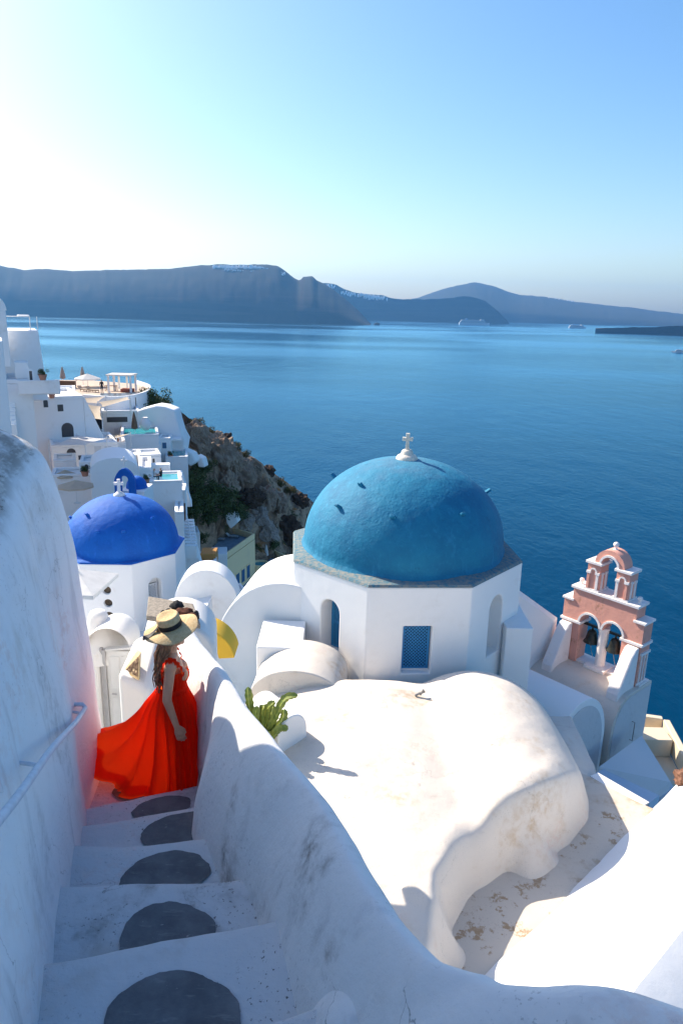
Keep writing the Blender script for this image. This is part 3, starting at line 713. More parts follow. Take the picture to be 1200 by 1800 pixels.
ring(1.275, UZ+.90, .25, .31, -.02, .015, M['trim'], seg=24)
def finial(x, z, r):
    g = MB(bm_).lathe([(r*.9,0),(r*.5,.03),(r*.45,r*.8),(r*.75,r*1.05),(r,r*1.7),(r*.8,r*2.35),(.01,r*2.65)], (x,-BT/2,z), 16); g.build('ball_finial', M['trim'], bel, smooth=60)
finial(1.275, UZ+.90+.455, .085); finial(.36, 2.425, .075); finial(2.20, 2.425, .075)
# side pilasters at the seaward end
for yy in (-.42, -.26, -.10):
    bb(BW, BW+.035, yy-.022, yy+.022, .1, 1.0).build('pilaster', M['trim'], bel)
bb(BW, BW+.055, -BT, .0, .98, 1.05).build('capital', M['trim'], bel)
bb(BW, BW+.03, -BT+.0, -.0, .02, .10).build('pier_base', M['trim'], bel)
# sloping buttresses
for x in (.02, 2.16):
    MB(bm_).prism([(x,.002,0),(x,.002,1.22),(x,.16,1.22),(x,.36,1.02),(x,.92,.02),(x,.92,-.3),(x,.002,-.3)], (.36,0,0)).build('buttress', M['trim'], bel, bevel=.04)
# bells hang in the arches: things of their own
bells = []
for i, cx in enumerate((.90, 1.65)):
    at = bm_ @ V((cx, -.26, .70))
    if i == 0:
        bl = thing('bell', 'dark bronze church bell in the belfry arch next to the linking wall', 'bell', at, 0, 'bells of the belfry')
        mt = WM[bl.name]
        MB(mt).lathe([(.235,.0),(.225,.03),(.185,.09),(.155,.22),(.135,.33),(.09,.40),(.02,.42)], (0,0,0), 24).build('bell_body', M['bronze'], bl, smooth=50)
        MB(mt).tube([(0,0,.40),(0,0,.52)], .03, 8).build('hanger', M['bronze'], bl, smooth=50)
        MB(basis(at, U, NB, V((0,0,1)))).box(-.40, .40, -.035, .035, .50, .57).build('yoke', M['bronze'], bl)
        MB(mt).tube([(0,0,.1),(.0,.0,-.12)], .018, 6).build('clapper', M['bronze'], bl, smooth=50)
        MB(mt).tube([(0,0,-.12),(.03,-.03,-.3),(.10,-.05,-.5)], .008, 5).build('rope', M['rope'], bl, smooth=50)
        b1 = bl
    else: copy_tree(b1, at, label='dark bronze church bell beside the buttress at the seaward end of the belfry')
# the platform it stands on: a vaulted block, and the vaulted arm before it
hs = thing('church_arm', 'white vaulted church roofs with arched gable ends below the pink belfry', 'building', b0+V((0,0,-2.5)))
def arm(name, prof, u0, u1, mat, smooth=35, bevel=.02):
    g = MB(bm_).prism([(u0, w_, z) for (w_, z) in prof], (u1-u0, 0, 0)); return g.build(name, mat, hs, smooth=smooth, bevel=bevel)
pr = [(-BT-.25,-3.4),(-BT-.25,-.006),(.45,-.006)]+[(.45+.86*math.sin(R(a)), -1.05+1.044*math.cos(R(a))) for a in range(10, 91, 10)]+[(1.32,-3.4)]
arm('platform_roof', pr, -2.2, BW+.12, M['roof'])
pe = [(w_*.96+.02, z-.05) for (w_, z) in pr]
pv_ = [(4.20,-3.4)]+[(2.85+1.35*math.cos(R(a)), -1.0+1.60*math.sin(R(a))) for a in range(0, 181, 8)]+[(1.50,-3.4)]
arm('arm_vault', pv_, -2.6, BW+.02, M['white'])
M['gable'] = plaster('gable_plaster', (.60,.59,.60), dirt=(.35,.33,.33), amt=.5, scale=2.5, bump=.35)
ge = [(4.05,-3.3)]+[(2.85+1.18*math.cos(R(a)), -1.02+1.42*math.sin(R(a))) for a in range(0, 181, 8)]+[(1.67,-3.3)]
MB(bm_).prism([(BW+.021, w_, z) for (w_, z) in ge], (.012,0,0)).build('gable_panel', M['gable'], hs)
ge = [(-BT-.20,-3.3),(-BT-.20,-.10),(.45,-.10)]+[(.45+.76*math.sin(R(a)), -1.05+.95*math.cos(R(a))) for a in range(10, 91, 10)]+[(1.21,-3.3)]
MB(bm_).prism([(BW+.121, w_, z) for (w_, z) in ge], (.012,0,0)).build('gable_panel', M['gable'], hs)
bk = MB(bm_); bk.tube([(BW+.12,.15,-1.0),(BW+.22,.15,-1.0),(BW+.22,.15,-1.6),(BW+.12,.15,-1.6)], .015, 6); bk.build('wall_bracket', M['metal'], hs)
# low wall climbing from the drum to the belfry
q = [PD(902,1040,19.4), PD(972,1090,20.2), PD(962,1130,20.2), PD(902,1100,19.4)]
MB().prism([q[0], q[1], q[1]+V((0,0,-3)), q[0]+V((0,0,-3))], V((.18,.2,0))).build('linking_wall', M['white'], hs, bevel=.02)
# shaded lean-to roof, pale ledge and cream terrace beyond
tl = thing('lower_house', 'grey lean-to roof and pale blue ledge below the belfry gable', 'building', PZ(1090,1380,-12.2)+V((0,0,-2)))
M['bluegrey'] = plaster('blue_grey_plaster', (.50,.60,.70), amt=.2, bump=.2)
M['leanto'] = plaster('lean_to_plaster', (.68,.66,.66), amt=.3, bump=.2)
a_ = [PZ(1052,1348,-11.3), PZ(1127,1293,-11.3), PZ(1178,1375,-11.9), PZ(1150,1395,-12.1)]
MB().prism(a_, (0,0,-.25)).build('lean_to_roof', M['leanto'], tl)
a_ = [PZ(1047,1358,-11.0), PZ(1060,1352,-11.0), PZ(1158,1398,-11.0), PZ(1140,1412,-11.0)]
MB().prism(a_, (0,0,-.35)).build('ledge', M['bluegrey'], tl)
a_ = [PZ(1036,1364,-9.35), PZ(1050,1358,-9.35), PZ(1140,1410,-9.35), PZ(1126,1418,-9.35)]
MB().prism(a_, (0,0,-1.2)).build('kerb', M['white'], tl)
MB().box(4.4, 9.4, 12.2, 17.5, -12.9, -12.5).build('yard', M['leanto'], tl)
M['cream'] = plaster('cream_plaster', (.66,.56,.42), amt=.3, bump=.1)
ct = thing('cream_terrace', 'cream walled cliff terrace in the sun beyond the belfry gable', 'terrace', PZ(1150,1340,-13)+V((0,0,-3)))
a_ = [PZ(1126,1288,-13), PZ(1160,1293,-13), PZ(1200,1372,-13), PZ(1175,1378,-13)]
MB().prism(a_, (0,0,-3)).build('floor', M['cream'], ct)
for (i0, i1) in ((0,1),(1,2)):
    e0, e1 = a_[i0], a_[i1]; dv = (e1-e0).normalized(); nv = V((-dv.y, dv.x, 0))*.2
    MB().prism([e0+V((0,0,.004)), e1+V((0,0,.004)), e1+nv+V((0,0,.004)), e0+nv+V((0,0,.004))], (0,0,.6)).build('parapet', M['cream'], ct, bevel=.03)
e0 = PZ(1140,1318,-12.99); MB().box(e0.x-.5, e0.x+.5, e0.y-.35, e0.y+.35, -12.995, -12.4).build('planter', M['cream'], ct, bevel=.02)
# --- the church with the cobalt dome
ZR2 = -10.1
c2a = PZ(231,993,ZR2); c2b = PZ(308,973,ZR2); ed = (c2b-c2a); l2 = ed.length; nn = V((-ed.y, ed.x, 0)).normalized()
RC2 = l2/2/math.sin(math.pi/8); C2 = (c2a+c2b)/2+nn*(l2/2/math.tan(math.pi/8)); C2.z = 0
rot2 = math.atan2(c2a.y-C2.y, c2a.x-C2.x)
ch2 = thing('domed_church', 'smaller white church with a bright cobalt blue dome and a white cross', 'church', (C2.x, C2.y, -14))
cut = MB(); mA = face_m(C2, RC2, rot2, 0, 0); mB = face_m(C2, RC2, rot2, -1, 0); mC = face_m(C2, RC2, rot2, 1, 0)
addcut(mA @ Matrix.Translation((.0,0,0)), arch_pts(.62, -12.55, -11.25), .32)
for (uu, zz) in ((-.02,-11.22),(.0,-11.78),(.02,-12.34)):
    addcut(mB @ Matrix.Translation((uu,0,zz)), [(.17*math.cos(R(k*20)), .17*math.sin(R(k*20))) for k in range(18)], .25)
RD2 = 2.30
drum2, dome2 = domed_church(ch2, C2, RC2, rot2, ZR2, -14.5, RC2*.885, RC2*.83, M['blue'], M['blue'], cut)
lattice(ch2, mA @ Matrix.Translation((.0,-.24,-12.54)), .46, 1.3, M['lattw'], .13, .05, frame=.06)
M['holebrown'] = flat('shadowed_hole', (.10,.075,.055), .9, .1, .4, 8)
for (uu, zz) in ((-.02,-11.22),(.0,-11.78),(.02,-12.34)):
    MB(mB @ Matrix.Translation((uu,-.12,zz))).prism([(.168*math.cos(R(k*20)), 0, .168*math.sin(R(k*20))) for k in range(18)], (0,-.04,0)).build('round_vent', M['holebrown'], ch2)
ap2 = V((C2.x, C2.y, ZR2+RC2*.83))
MB().lathe([(.26,-.08),(.24,.04),(.16,.09),(.12,.14),(.02,.15)], ap2, 16).build('cross_pedestal', M['trim'], ch2, smooth=50)
cross_part(ch2, ap2+V((0,0,.12)), .58, .40, .12, R(5), M['trim'])
for (az, el) in ((235,48),(262,30),(290,30),(330,40),(200,35)):
    foothold(ch2, C2, ZR2, RC2*.885, RC2*.83, az, el, M['blue'], .12, .10)
# arm of that church: big shaded vault end and a block before it
va = PD(345,1090,27.0)
vault('side_vault', M['white'], ch2, (-5.25,26.0), (-5.35,27.2), 1.28, -11.5, -9.92, -16)
p = PD(288,1086,24.6); q = PD(361,1086,24.6)
MB().hexa([(p.x,24.6,-15),(q.x,24.6,-15),(q.x,27.4,-15),(p.x,27.4,-15),(p.x,24.6,-11.30),(q.x,24.6,-10.98),(q.x,27.4,-11.0),(p.x,27.4,-11.3)]).build('side_block', M['white'], ch2, bevel=.03)
tag(MB().grid(lambda u, v: wob(V((lerp(-16, -3.2, u), lerp(17, 27.5, v), -13.1)), .03, .7), 20, 20).build('roof_terrace', M['white'], smooth=180), 'white plastered roof terrace at the foot of the cobalt domed church', 'roof')
# ------------------------------------------------------------------ things round the stairs
def fabric(name, col, trans, tcol, amt=.5, rough=.75, bump=.2, bscale=60):
    n = NT(name); k = n.noise(3, 4, .6)
    n.fin(n.mix(n.ramp(k, .3, .7), col, tuple(x*.85 for x in col)), rough, n.bump(n.noise(bscale, 3, .6), bump, .004), .15)
    tr = n.t.nodes.new('ShaderNodeBsdfTranslucent'); tr.inputs[0].default_value = (*tcol, 1)
    mx = n.t.nodes.new('ShaderNodeMixShader'); mx.inputs[0].default_value = amt
    n.t.links.new(n.b.outputs[0], mx.inputs[1]); n.t.links.new(tr.outputs[0], mx.inputs[2]); n.t.links.new(mx.outputs[0], n.out.inputs[0])
    return n.mat
M['dress'] = fabric('red_chiffon', (.90,.030,.008), .4, (1.0,.14,.020), .60)
M['frill'] = fabric('red_frill', (.88,.035,.010), .5, (1.0,.16,.03), .6)
n = NT('skin'); k = n.noise(9, 4, .6)
M['skin'] = n.fin(n.mix(n.ramp(k, .3, .7), (.62,.33,.20), (.56,.28,.16)), .5, None, .35, Subsurface_Weight=.08)
M['hair'] = flat('brown_hair', (.27,.145,.07), .45, .5, .45, 30)
n = NT('straw'); k = n.noise(1.0, 2, .5, stretch=(90,90,260)); k2 = n.noise(40, 3, .6)
M['straw'] = n.fin(n.mix(n.ramp(k2, .3, .7), n.mix(n.ramp(k, .35, .65), (.62,.44,.23), (.50,.33,.16)), (.66,.50,.28)), .75, n.bump(n.noise(70, 3, .6), .7, .006), .2)
M['black'] = flat('black_ribbon', (.010,.010,.012), .6, .3, .2)
FEET = PZ(312,1386,-4.10); FEET.z = -4.105
wom = thing('person', 'woman in a long flowing red dress and wide straw hat standing on the stairs', 'person', FEET, R(14))
wm = WM[wom.name]
def remesh(parts, voxel, smooth=6):
    g = MB(); 
    for p in parts:
        if p[0] == 'e': g.ball(p[1], p[2], 20, 14)
        else:
            a, b, ra, rb = V(p[1]), V(p[2]), p[3], p[4]; L = (b-a).length; n_ = max(2, int(L/.012))
            ax = (b-a).normalized(); path = []; rr = []
            for k in range(6): path.append(a-ax*ra*math.cos(k/6*math.pi/2)); rr.append(max(.0008, ra*math.sin(k/6*math.pi/2)))
            for k in range(n_+1): path.append(a.lerp(b, k/n_)); rr.append(lerp(ra, rb, k/n_))
            for k in range(1, 7): path.append(b+ax*rb*math.sin(k/6*math.pi/2)); rr.append(max(.0008, rb*math.cos(k/6*math.pi/2)))
            g.tube(path, rr, 14)
    me = g.mesh('tmp'); o = link(bpy.data.objects.new('tmp', me))
    r = o.modifiers.new('r', 'REMESH'); r.mode = 'VOXEL'; r.voxel_size = voxel
    s_ = o.modifiers.new('s', 'SMOOTH'); s_.factor = .5; s_.iterations = smooth
    dg = bpy.context.evaluated_depsgraph_get(); dg.update()
    out = bpy.data.meshes.new_from_object(o.evaluated_get(dg)); bpy.data.objects.remove(o)
    return out
B = [('e',(.015,0,1.505),(.098,.077,.112)),('e',(.05,0,1.45),(.055,.055,.060)),('e',(.088,0,1.418),(.022,.026,.020)),('e',(.100,0,1.452),(.016,.024,.007)),('e',(.099,0,1.440),(.015,.022,.007)),
     ('c',(.104,0,1.515),(.124,0,1.480),.010,.013),('e',(.112,-.012,1.478),(.012,.008,.008)),('e',(.112,.012,1.478),(.012,.008,.008)),('e',(.095,-.032,1.532),(.016,.026,.010)),('e',(.095,.032,1.532),(.016,.026,.010)),
     ('e',(.09,-.033,1.507),(.013,.016,.010)),('e',(.09,.033,1.507),(.013,.016,.010)),('e',(.075,-.045,1.475),(.03,.025,.028)),('e',(.075,.045,1.475),(.03,.025,.028)),
     ('e',(.005,-.078,1.49),(.020,.010,.030)),('e',(.005,.078,1.49),(.020,.010,.030)),
     ('c',(-.012,0,1.27),(.006,0,1.42),.054,.048),('e',(0,0,1.16),(.095,.142,.15)),('c',(-.012,-.12,1.292),(0,0,1.30),.046,.055),('c',(-.012,.12,1.292),(0,0,1.30),.046,.055),
     ('e',(.07,-.068,1.155),(.060,.062,.06)),('e',(.07,.068,1.155),(.060,.062,.06)),('e',(0,0,1.01),(.080,.112,.14)),('e',(-.015,0,.87),(.115,.158,.14))]
for s_ in (-1, 1):
    B += [('c',(0,s_*.085,.84),(.02,s_*.09,.46),.088,.056),('c',(.02,s_*.09,.46),(-.01,s_*.09,.09),.056,.036),('c',(-.02,s_*.09,.045),(.14,s_*.105,.03),.036,.026)]
def arm_(s_, el, wr, sh=(-.012,.165,1.275), curl=1):
    sh = (sh[0], s_*sh[1], sh[2]); P = []
    P += [('e',sh,(.052,.050,.055)),('c',sh,el,.044,.037),('c',el,wr,.037,.0245)]
    a = V(wr); d = (V(wr)-V(el)).normalized(); sd_ = V((0,s_,0)); f = d.cross(sd_).normalized()
    if f.x < 0: f = -f
    pc = a+d*.045
    P += [('c',a,a+d*.07,.024,.027),('e',a+d*.055+f*.012,(.030,.016,.042)),('e',a+d*.055-f*.010,(.026,.016,.040))]
    for k, (off, L) in enumerate(((.030,.068),(.011,.078),(-.008,.073),(-.026,.058))):
        b0_ = a+d*.088+f*off; cv = V((0,-s_,0))
        b1_ = b0_+d*L*.48+cv*.006+f*off*.12; b2_ = b1_+d*L*.34+cv*.018*curl; b3_ = b2_+d*L*.24+cv*.018*curl
        P += [('c',b0_-d*.02,b1_,.0092,.0085),('c',b1_,b2_,.0085,.0078),('c',b2_,b3_,.0078,.0065)]
    t0 = a+d*.025+f*.024; t1 = t0+d*.035+f*.022+V((0,-s_*.012,0)); t2 = t1+d*.032+f*.004
    P += [('c',t0,t1,.012,.010),('c',t1,t2,.010,.0075)]
    return P
B += arm_(-1, (-.05,-.245,1.03), (.015,-.285,.815)); B += arm_(1, (.0,.245,1.03), (.07,.275,.82))
me = remesh(B, .0055, 5); me.name = 'body'; me.materials.append(M['skin'])
for p in me.polygons: p.use_smooth = True
bo = link(bpy.data.objects.new('body', me)); bo.parent = wom; WM['body'] = wm
# eyes and lips
M['eye'] = flat('dark_eye', (.05,.03,.02), .2, .5); M['lip'] = flat('lips', (.45,.12,.10), .4, .4)
for s_ in (-1, 1): MB(wm).ball((.098, s_*.033, 1.506), (.008,.012,.006), 10, 8).build('eye', M['eye'], bo, smooth=180)
# skirt
TH = math.pi-R(36)
def skirt_pt(th, t, extra=0.0, fold=1.0, lift=0.0):
    dl = math.atan2(math.sin(th-TH), math.cos(th-TH))
    wv = math.exp(-(dl/.62)**2); wn = math.exp(-((dl-.75)/.5)**2)
    r0 = lerp(.122, .175, sstep(0, .25, t))+.02*t+.05*t*math.sin(th*2+.8)**2
    r = r0 + wv*(.78*t**1.5) + wn*.10*t**1.8
    nf = 15
    ph = th*nf+1.6*math.sin(th*2.3)+.8*math.sin(t*3+th)
    am = .040*t**.8*(1+.9*wv)*(.55+.9*abs(math.sin(th*2.7+1)))*fold+.004
    r += am*math.sin(ph)+.012*t*math.sin(th*37+2*t)*fold + extra
    r += .05*t*t*fbm((math.cos(th)*2, math.sin(th)*2, t*2), 1, 3)
    z = lerp(1.045, .012, t**.96) + wv*(.27*t**2.2+.05*math.sin(dl*6+1)*t**2) + wn*.05*t*t + .018*math.sin(ph*.5)*t*wv + lift
    y = r*math.sin(th)*(1.12-.25*wv*t); x = r*math.cos(th)*.95-.005+.035*t
    if t > .9: z += .012*math.sin(th*29)*(t-.9)*8
    return wm @ V((x, y, max(z, .012)))
sk = MB().grid(lambda u, v: skirt_pt(2*math.pi*u, v), 300, 56, True).build('skirt', M['dress'], wom, smooth=180)
fr = MB().grid(lambda u, v: skirt_pt(2*math.pi*u, .90+.115*v, .012+.012*v*math.sin(2*math.pi*u*70)+.010*v, 1.0, -.004*v), 420, 8, True).build('frill', M['frill'], sk, smooth=180)
# bodice, belt and frilled shoulder straps
rings = [(.985,.098,.128),(1.02,.094,.124),(1.06,.100,.130),(1.10,.112,.142),(1.14,.128,.152),(1.18,.130,.156),(1.205,.120,.158)]
def bod(u, v):
    k = v*(len(rings)-1); j = min(int(k), len(rings)-2); f = k-j; a = 2*math.pi*u
    z, rx, ry = (lerp(rings[j][q], rings[j+1][q], f) for q in range(3))
    dip = .09*max(0, -math.cos(a))**3*v+.05*max(0, math.cos(a))**6*v
    w_ = 1+.02*math.sin(a*24+3*z)*(1-.5*v)
    fx = (.010+rx*w_*math.cos(a)) if math.cos(a) > 0 else rx*.86*w_*math.cos(a)
    return wm @ V((fx, ry*w_*math.sin(a), z-dip))
MB().grid(bod, 120, 24, True).build('bodice', M['dress'], wom, smooth=180)
MB().grid(lambda u, v: wm @ V(((.112+.006*math.sin(v*math.pi))*math.cos(2*math.pi*u), (.142+.006*math.sin(v*math.pi))*math.sin(2*math.pi*u), .99+.05*v)), 60, 6, True).build('waistband', M['frill'], wom, smooth=180)
for s_ in (-1, 1):
    pts = [V((.085,s_*.10,1.17)),V((.075,s_*.125,1.25)),V((.03,s_*.145,1.325)),V((-.02,s_*.15,1.345)),V((-.06,s_*.135,1.30)),V((-.085,s_*.10,1.22)),V((-.08,s_*.06,1.13))]
    def strap(u, v, pts=pts, s_=s_):
        k = u*(len(pts)-1); j = min(int(k), len(pts)-2); c = pts[j].lerp(pts[j+1], k-j)
        wd = .055*math.sin(math.pi*min(1, .12+u*.88))+.02
        return wm @ (c+V((.008*math.sin(u*60), s_*(v-.4)*wd, -(v-.3)**2*.05+.008*math.sin(u*75+v*2)*v+.006)))
    MB().grid(strap, 60, 8).build('shoulder_strap', M['frill'], wom, smooth=180)
# hair: long waves falling down the back
rh = random.Random(3); g = MB(wm)
g.ball((-.012,0,1.515), (.108,.088,.112), 20, 14)
for k in range(130):
    a = rh.uniform(R(95), R(265)); x0 = .02+.105*math.cos(a)*rh.uniform(.6, 1); y0 = .088*math.sin(a); z0 = rh.uniform(1.40, 1.53)
    ln_ = rh.uniform(.24, .44); ph = rh.uniform(0, 6); path = []; fw = rh.uniform(-.02, .01)
    for j in range(12):
        t = j/11
        path.append((x0-.06*math.sin(t*1.7)*(.6+.4*t)+fw*t+.014*math.sin(t*9+ph)*t, y0*(1-.25*t)-.02*t+.016*math.sin(t*8+ph*1.7)*t, z0-ln_*t))
    g.tube(path, [lerp(.011, .003, (j/11)**1.5) for j in range(12)], 5)
tag(g.build('hair', M['hair'], bo, smooth=180), 'long wavy brown hair', kind='stuff')
# hat
hm = wm @ Matrix.Translation((.0,.0,1.575)) @ Matrix.Rotation(R(-13), 4, 'Y') @ Matrix.Rotation(R(7), 4, 'X')
def brim(u, v):
    a = 2*math.pi*u; r = lerp(.093, .210, v); z = -.006-.030*v*v+.018*v*v*math.sin(2*a+1.0)+.006*v*math.sin(5*a)
    return hm @ V((r*1.06*math.cos(a), r*.96*math.sin(a), z))
hat = MB(); hat.grid(brim, 72, 12, True); hat.grid(lambda u, v: brim(u, v)-V((0,0,.007)), 72, 12, True)
hb_ = hat.build('hat_brim', M['straw'], wom, smooth=180)
prof = [(.097,-.008),(.096,.04),(.092,.085),(.086,.097),(.076,.099),(.06,.092),(.03,.086),(.003,.085)]
MB(hm).lathe(prof, (0,0,0), 48).build('hat_crown', M['straw'], wom, smooth=70)
MB(hm).grid(lambda u, v: V(((.1005-.004*v)*math.cos(2*math.pi*u), (.1005-.004*v)*math.sin(2*math.pi*u), .0+.040*v)), 48, 3, True).build('hat_band', M['black'], wom, smooth=180)
MB(hm).grid(lambda u, v: V((-.10-.13*u, -.03+.035*(v-.5)*(1+u)-.03*u, .025-.018*math.sin(u*3)-.035*u)), 10, 3).build('hat_ribbon', M['black'], wom, smooth=180)
# ------------------------------------------------------------------ cactus on the roof
n = NT('cactus'); k = n.noise(12, 4, .6)
M['cactus'] = n.fin(n.mix(n.ramp(k, .35, .7), (.27,.30,.055), (.12,.18,.035)), .5, n.bump(n.noise(50, 3, .6), .4, .01), .4)
M['terracotta'] = flat('terracotta', (.42,.22,.16), .9, .2, .15, 12, .2)
cb0 = V((-1.48, 12.05, roof_z(-1.48, 12.05)+.14))
cac = thing('cactus', 'spiny green cactus with upright ribbed stems in a clay pot on the cream roof', 'cactus', cb0)
MB().lathe([(.26,-.5),(.26,-.02),(.24,.0),(.02,.0)], cb0, 20).build('plinth', M['roof'], cac, smooth=40)
MB().lathe([(.13,.0),(.17,.22),(.19,.23),(.19,.27),(.15,.27),(.14,.24),(.02,.23)], cb0, 20).build('pot', M['terracotta'], cac, smooth=45)
def stem(path, r):
    P = [V(p) for p in path]; N = 26; vs = []; pts = []; rr = []
    for k in range(N+1):
        t = k/N*(len(P)-1); j = min(int(t), len(P)-2); f = t-j
        p0, p1, p2, p3 = P[max(0,j-1)], P[j], P[j+1], P[min(len(P)-1,j+2)]
        pts.append(.5*((2*p1)+(p2-p0)*f+(2*p0-5*p1+4*p2-p3)*f*f+(3*p1-p0-3*p2+p3)*f**3)); 
    g = MB(); seg = 12; x = V((1,0,0))
    for i, p in enumerate(pts):
        t = (pts[min(i+1,N)]-pts[max(0,i-1)]).normalized(); x = (x-t*x.dot(t)).normalized(); y = t.cross(x)
        e = r*(1 if i < N-2 else (.8 if i == N-2 else (.55 if i == N-1 else .15)))*(.7+.3*min(1, i/4))
        for k in range(seg):
            a = 2*math.pi*k/seg; q = e*((1.25+.18*math.sin(i*2.4)) if k % 3 == 0 else .62); vs.append(p+(x*math.cos(a)+y*math.sin(a))*q)
    fs = [(i*seg+k, i*seg+(k+1) % seg, (i+1)*seg+(k+1) % seg, (i+1)*seg+k) for i in range(N) for k in range(seg)]
    fs += [tuple(range(seg-1,-1,-1)), tuple(N*seg+k for k in range(seg))]
    g.add([cb0+p*1.35+V((0,0,.24)) for p in vs], fs); g.build('stem', M['cactus'], cac, smooth=50)
for pth_, r in (([(-.05,0,0),(-.22,0,.22),(-.30,.02,.45),(-.31,.02,.72)],.048), ([(-.03,.02,0),(-.10,.03,.3),(-.13,.05,.55),(-.16,.06,.86)],.045), ([(.02,0,0),(.05,0,.25),(.05,.02,.5),(.08,.02,.6)],.05),
               ([(.04,0,0),(.16,.0,.25),(.25,.0,.50),(.38,.0,.74),(.55,-.02,.80)],.046), ([(.05,-.03,0),(.18,-.04,.14),(.30,-.05,.28),(.42,-.05,.27)],.048), ([(0,-.05,0),(-.12,-.10,.08),(-.24,-.12,.22),(-.33,-.12,.40)],.045),
               ([(.02,-.06,-.05),(.03,-.16,-.08),(.10,-.22,-.16),(.16,-.24,-.22)],.04), ([(.03,.03,0),(.12,.06,.3),(.18,.08,.46),(.2,.08,.56)],.04), ([(-.02,-.03,0),(.0,-.06,.2),(-.04,-.05,.4)],.045), ([(.03,-.04,0),(.10,-.08,.12),(.13,-.08,.26)],.045), ([(-.04,.0,0),(-.18,-.02,.2),(-.22,-.02,.46),(-.20,0,.6)],.04), ([(.02,.02,0),(.10,.02,.3),(.12,.02,.55),(.22,.0,.68)],.042), ([(0,0,0),(-.05,-.03,.3),(-.02,-.04,.62)],.042), ([(.05,0,0),(.22,.05,.18),(.34,.06,.36),(.36,.06,.52)],.042)):
    stem(pth_, r)
# ------------------------------------------------------------------ chimney block with a stone slab and lava stones, yellow arch, gate
def wbox(x0, x1, y0, y1, z0, z1, mat, name, parent=None, bevel=.05, amp=.02):
    g = MB(); nx, ny, nz = 10, 10, 14
    return MB().box(x0, x1, y0, y1, z0, z1).build(name, mat, parent, bevel=bevel, seg=4, smooth=60)
M['warm'] = plaster('warm_white_plaster', (.80,.77,.73), amt=.25, bump=.28)
cx0 = PD(246,1120,7.9); cx1 = PD(378,1120,7.9)
chm = thing('chimney', 'broad rounded white chimney topped by a grey slab behind the straw hat', 'chimney', ((cx0.x+cx1.x)/2, 8.3, -7.5))
ctz = PD(300,1098,7.9).z
vault('chimney_body', M['warm'], chm, ((cx0.x+cx1.x)/2, 7.9), ((cx0.x+cx1.x)/2-.15, 8.8), (cx1.x-cx0.x)/2, ctz-.42, ctz, -7.5, 20, .05)
n = NT('grey_slab'); M['slab'] = n.fin(n.mix(n.ramp(n.noise(25, 6, .7), .35, .65), (.34,.30,.25), (.20,.18,.155)), .95, n.bump(n.noise(40, 5, .7), .6, .01), .15)
sz = ctz+.0
a_ = [PD(258,1096,7.95), PD(352,1086,7.75), PD(340,1066,8.35), PD(262,1068,8.55)]
zz = sz+.02
a_ = [V((p.x, p.y, zz)) for p in a_]
MB().prism(a_, (0,0,.07)).build('slab', M['slab'], chm, bevel=.012)
M['lava'] = flat('black_lava_stone', (.022,.022,.025), .8, .3, .4, 20, .8); M['redlava'] = flat('brown_lava_stone', (.085,.032,.020), .85, .2, .5, 20, .8)
def stone_at(px, py, d, r, mat, lab, seed):
    p = PD(px, py, d); p.z = zz+.07
    tag(MB().ball((p.x, p.y, p.z+r[2]*.8), r, 18, 12, .32, 1.5, seed).build('lava_stone', mat, smooth=50), lab, 'stone', 'stones on the chimney slab')
stone_at(311,1070,8.15,(.085,.07,.065),M['lava'],'largest black lava stone on the chimney slab',1)
stone_at(296,1073,8.0,(.045,.04,.04),M['lava'],'small black lava stone between the two others of its colour on the slab',2)
stone_at(288,1076,7.95,(.040,.035,.04),M['lava'],'little black lava stone alone at the bare side of the slab',3)
stone_at(325,1079,7.95,(.11,.07,.06),M['redlava'],'long rusty brown lava stone on the chimney slab',4)
stone_at(345,1086,7.9,(.04,.05,.055),M['lava'],'upright black lava stone on the corner of the slab by the yellow arch',5)
stone_at(338,1092,7.85,(.07,.06,.05),M['redlava'],'dark brown lava stone at the slab edge under the hat brim',6)
M['yellow'] = plaster('yellow_plaster', (.78,.46,.05), dirt=(.6,.34,.06), amt=.3, bump=.15)
yc = PD(352,1128,10.5)
g = MB(); pts = []
for k in range(13):
    a = R(lerp(5, 120, k/12)); pts.append((yc.x-.05+.62*math.cos(a), yc.z-.28+.58*math.sin(a)))
inn = [(yc.x-.05+.36*math.cos(R(lerp(120, 5, k/12))), yc.z-.28+.34*math.sin(R(lerp(120, 5, k/12)))) for k in range(13)]
g.prism([(x, 10.4, z) for (x, z) in pts+inn], (0,.5,0))
tag(g.build('yellow_arch', M['yellow'], smooth=40, bevel=.02), 'curved yellow plaster arch behind the chimney slab', 'arch')
# gate
GD = 8.6
gt = thing('gate', 'white gate with a panelled leaf, grey post and rounded plaster hood', 'gate', (PD(190,1280,GD).x, GD, -7.2))
gx = lambda px, py=1200, d=GD: PD(px, py, d).x
gz = lambda py, px=190, d=GD: PD(px, py, d).z
MB().box(gx(140), gx(181), GD-.1, GD+.5, -8, gz(1142)).build('gate_post', M['warm'], gt, bevel=.05, seg=3)
def hood(u, v):
    a = math.pi*u; rr = gx(222)-gx(176)
    y = GD-.05+.75*v; sc = 1 if v < .55 else math.sqrt(max(0, 1-((v-.55)/.45)**2))
    return V((gx(180)+rr*.35-rr*.85*math.cos(a)*sc, y, gz(1140)-.02+rr*.95*math.sin(a)*sc))
MB().grid(hood, 24, 20).build('gate_hood', M['warm'], gt, smooth=60)
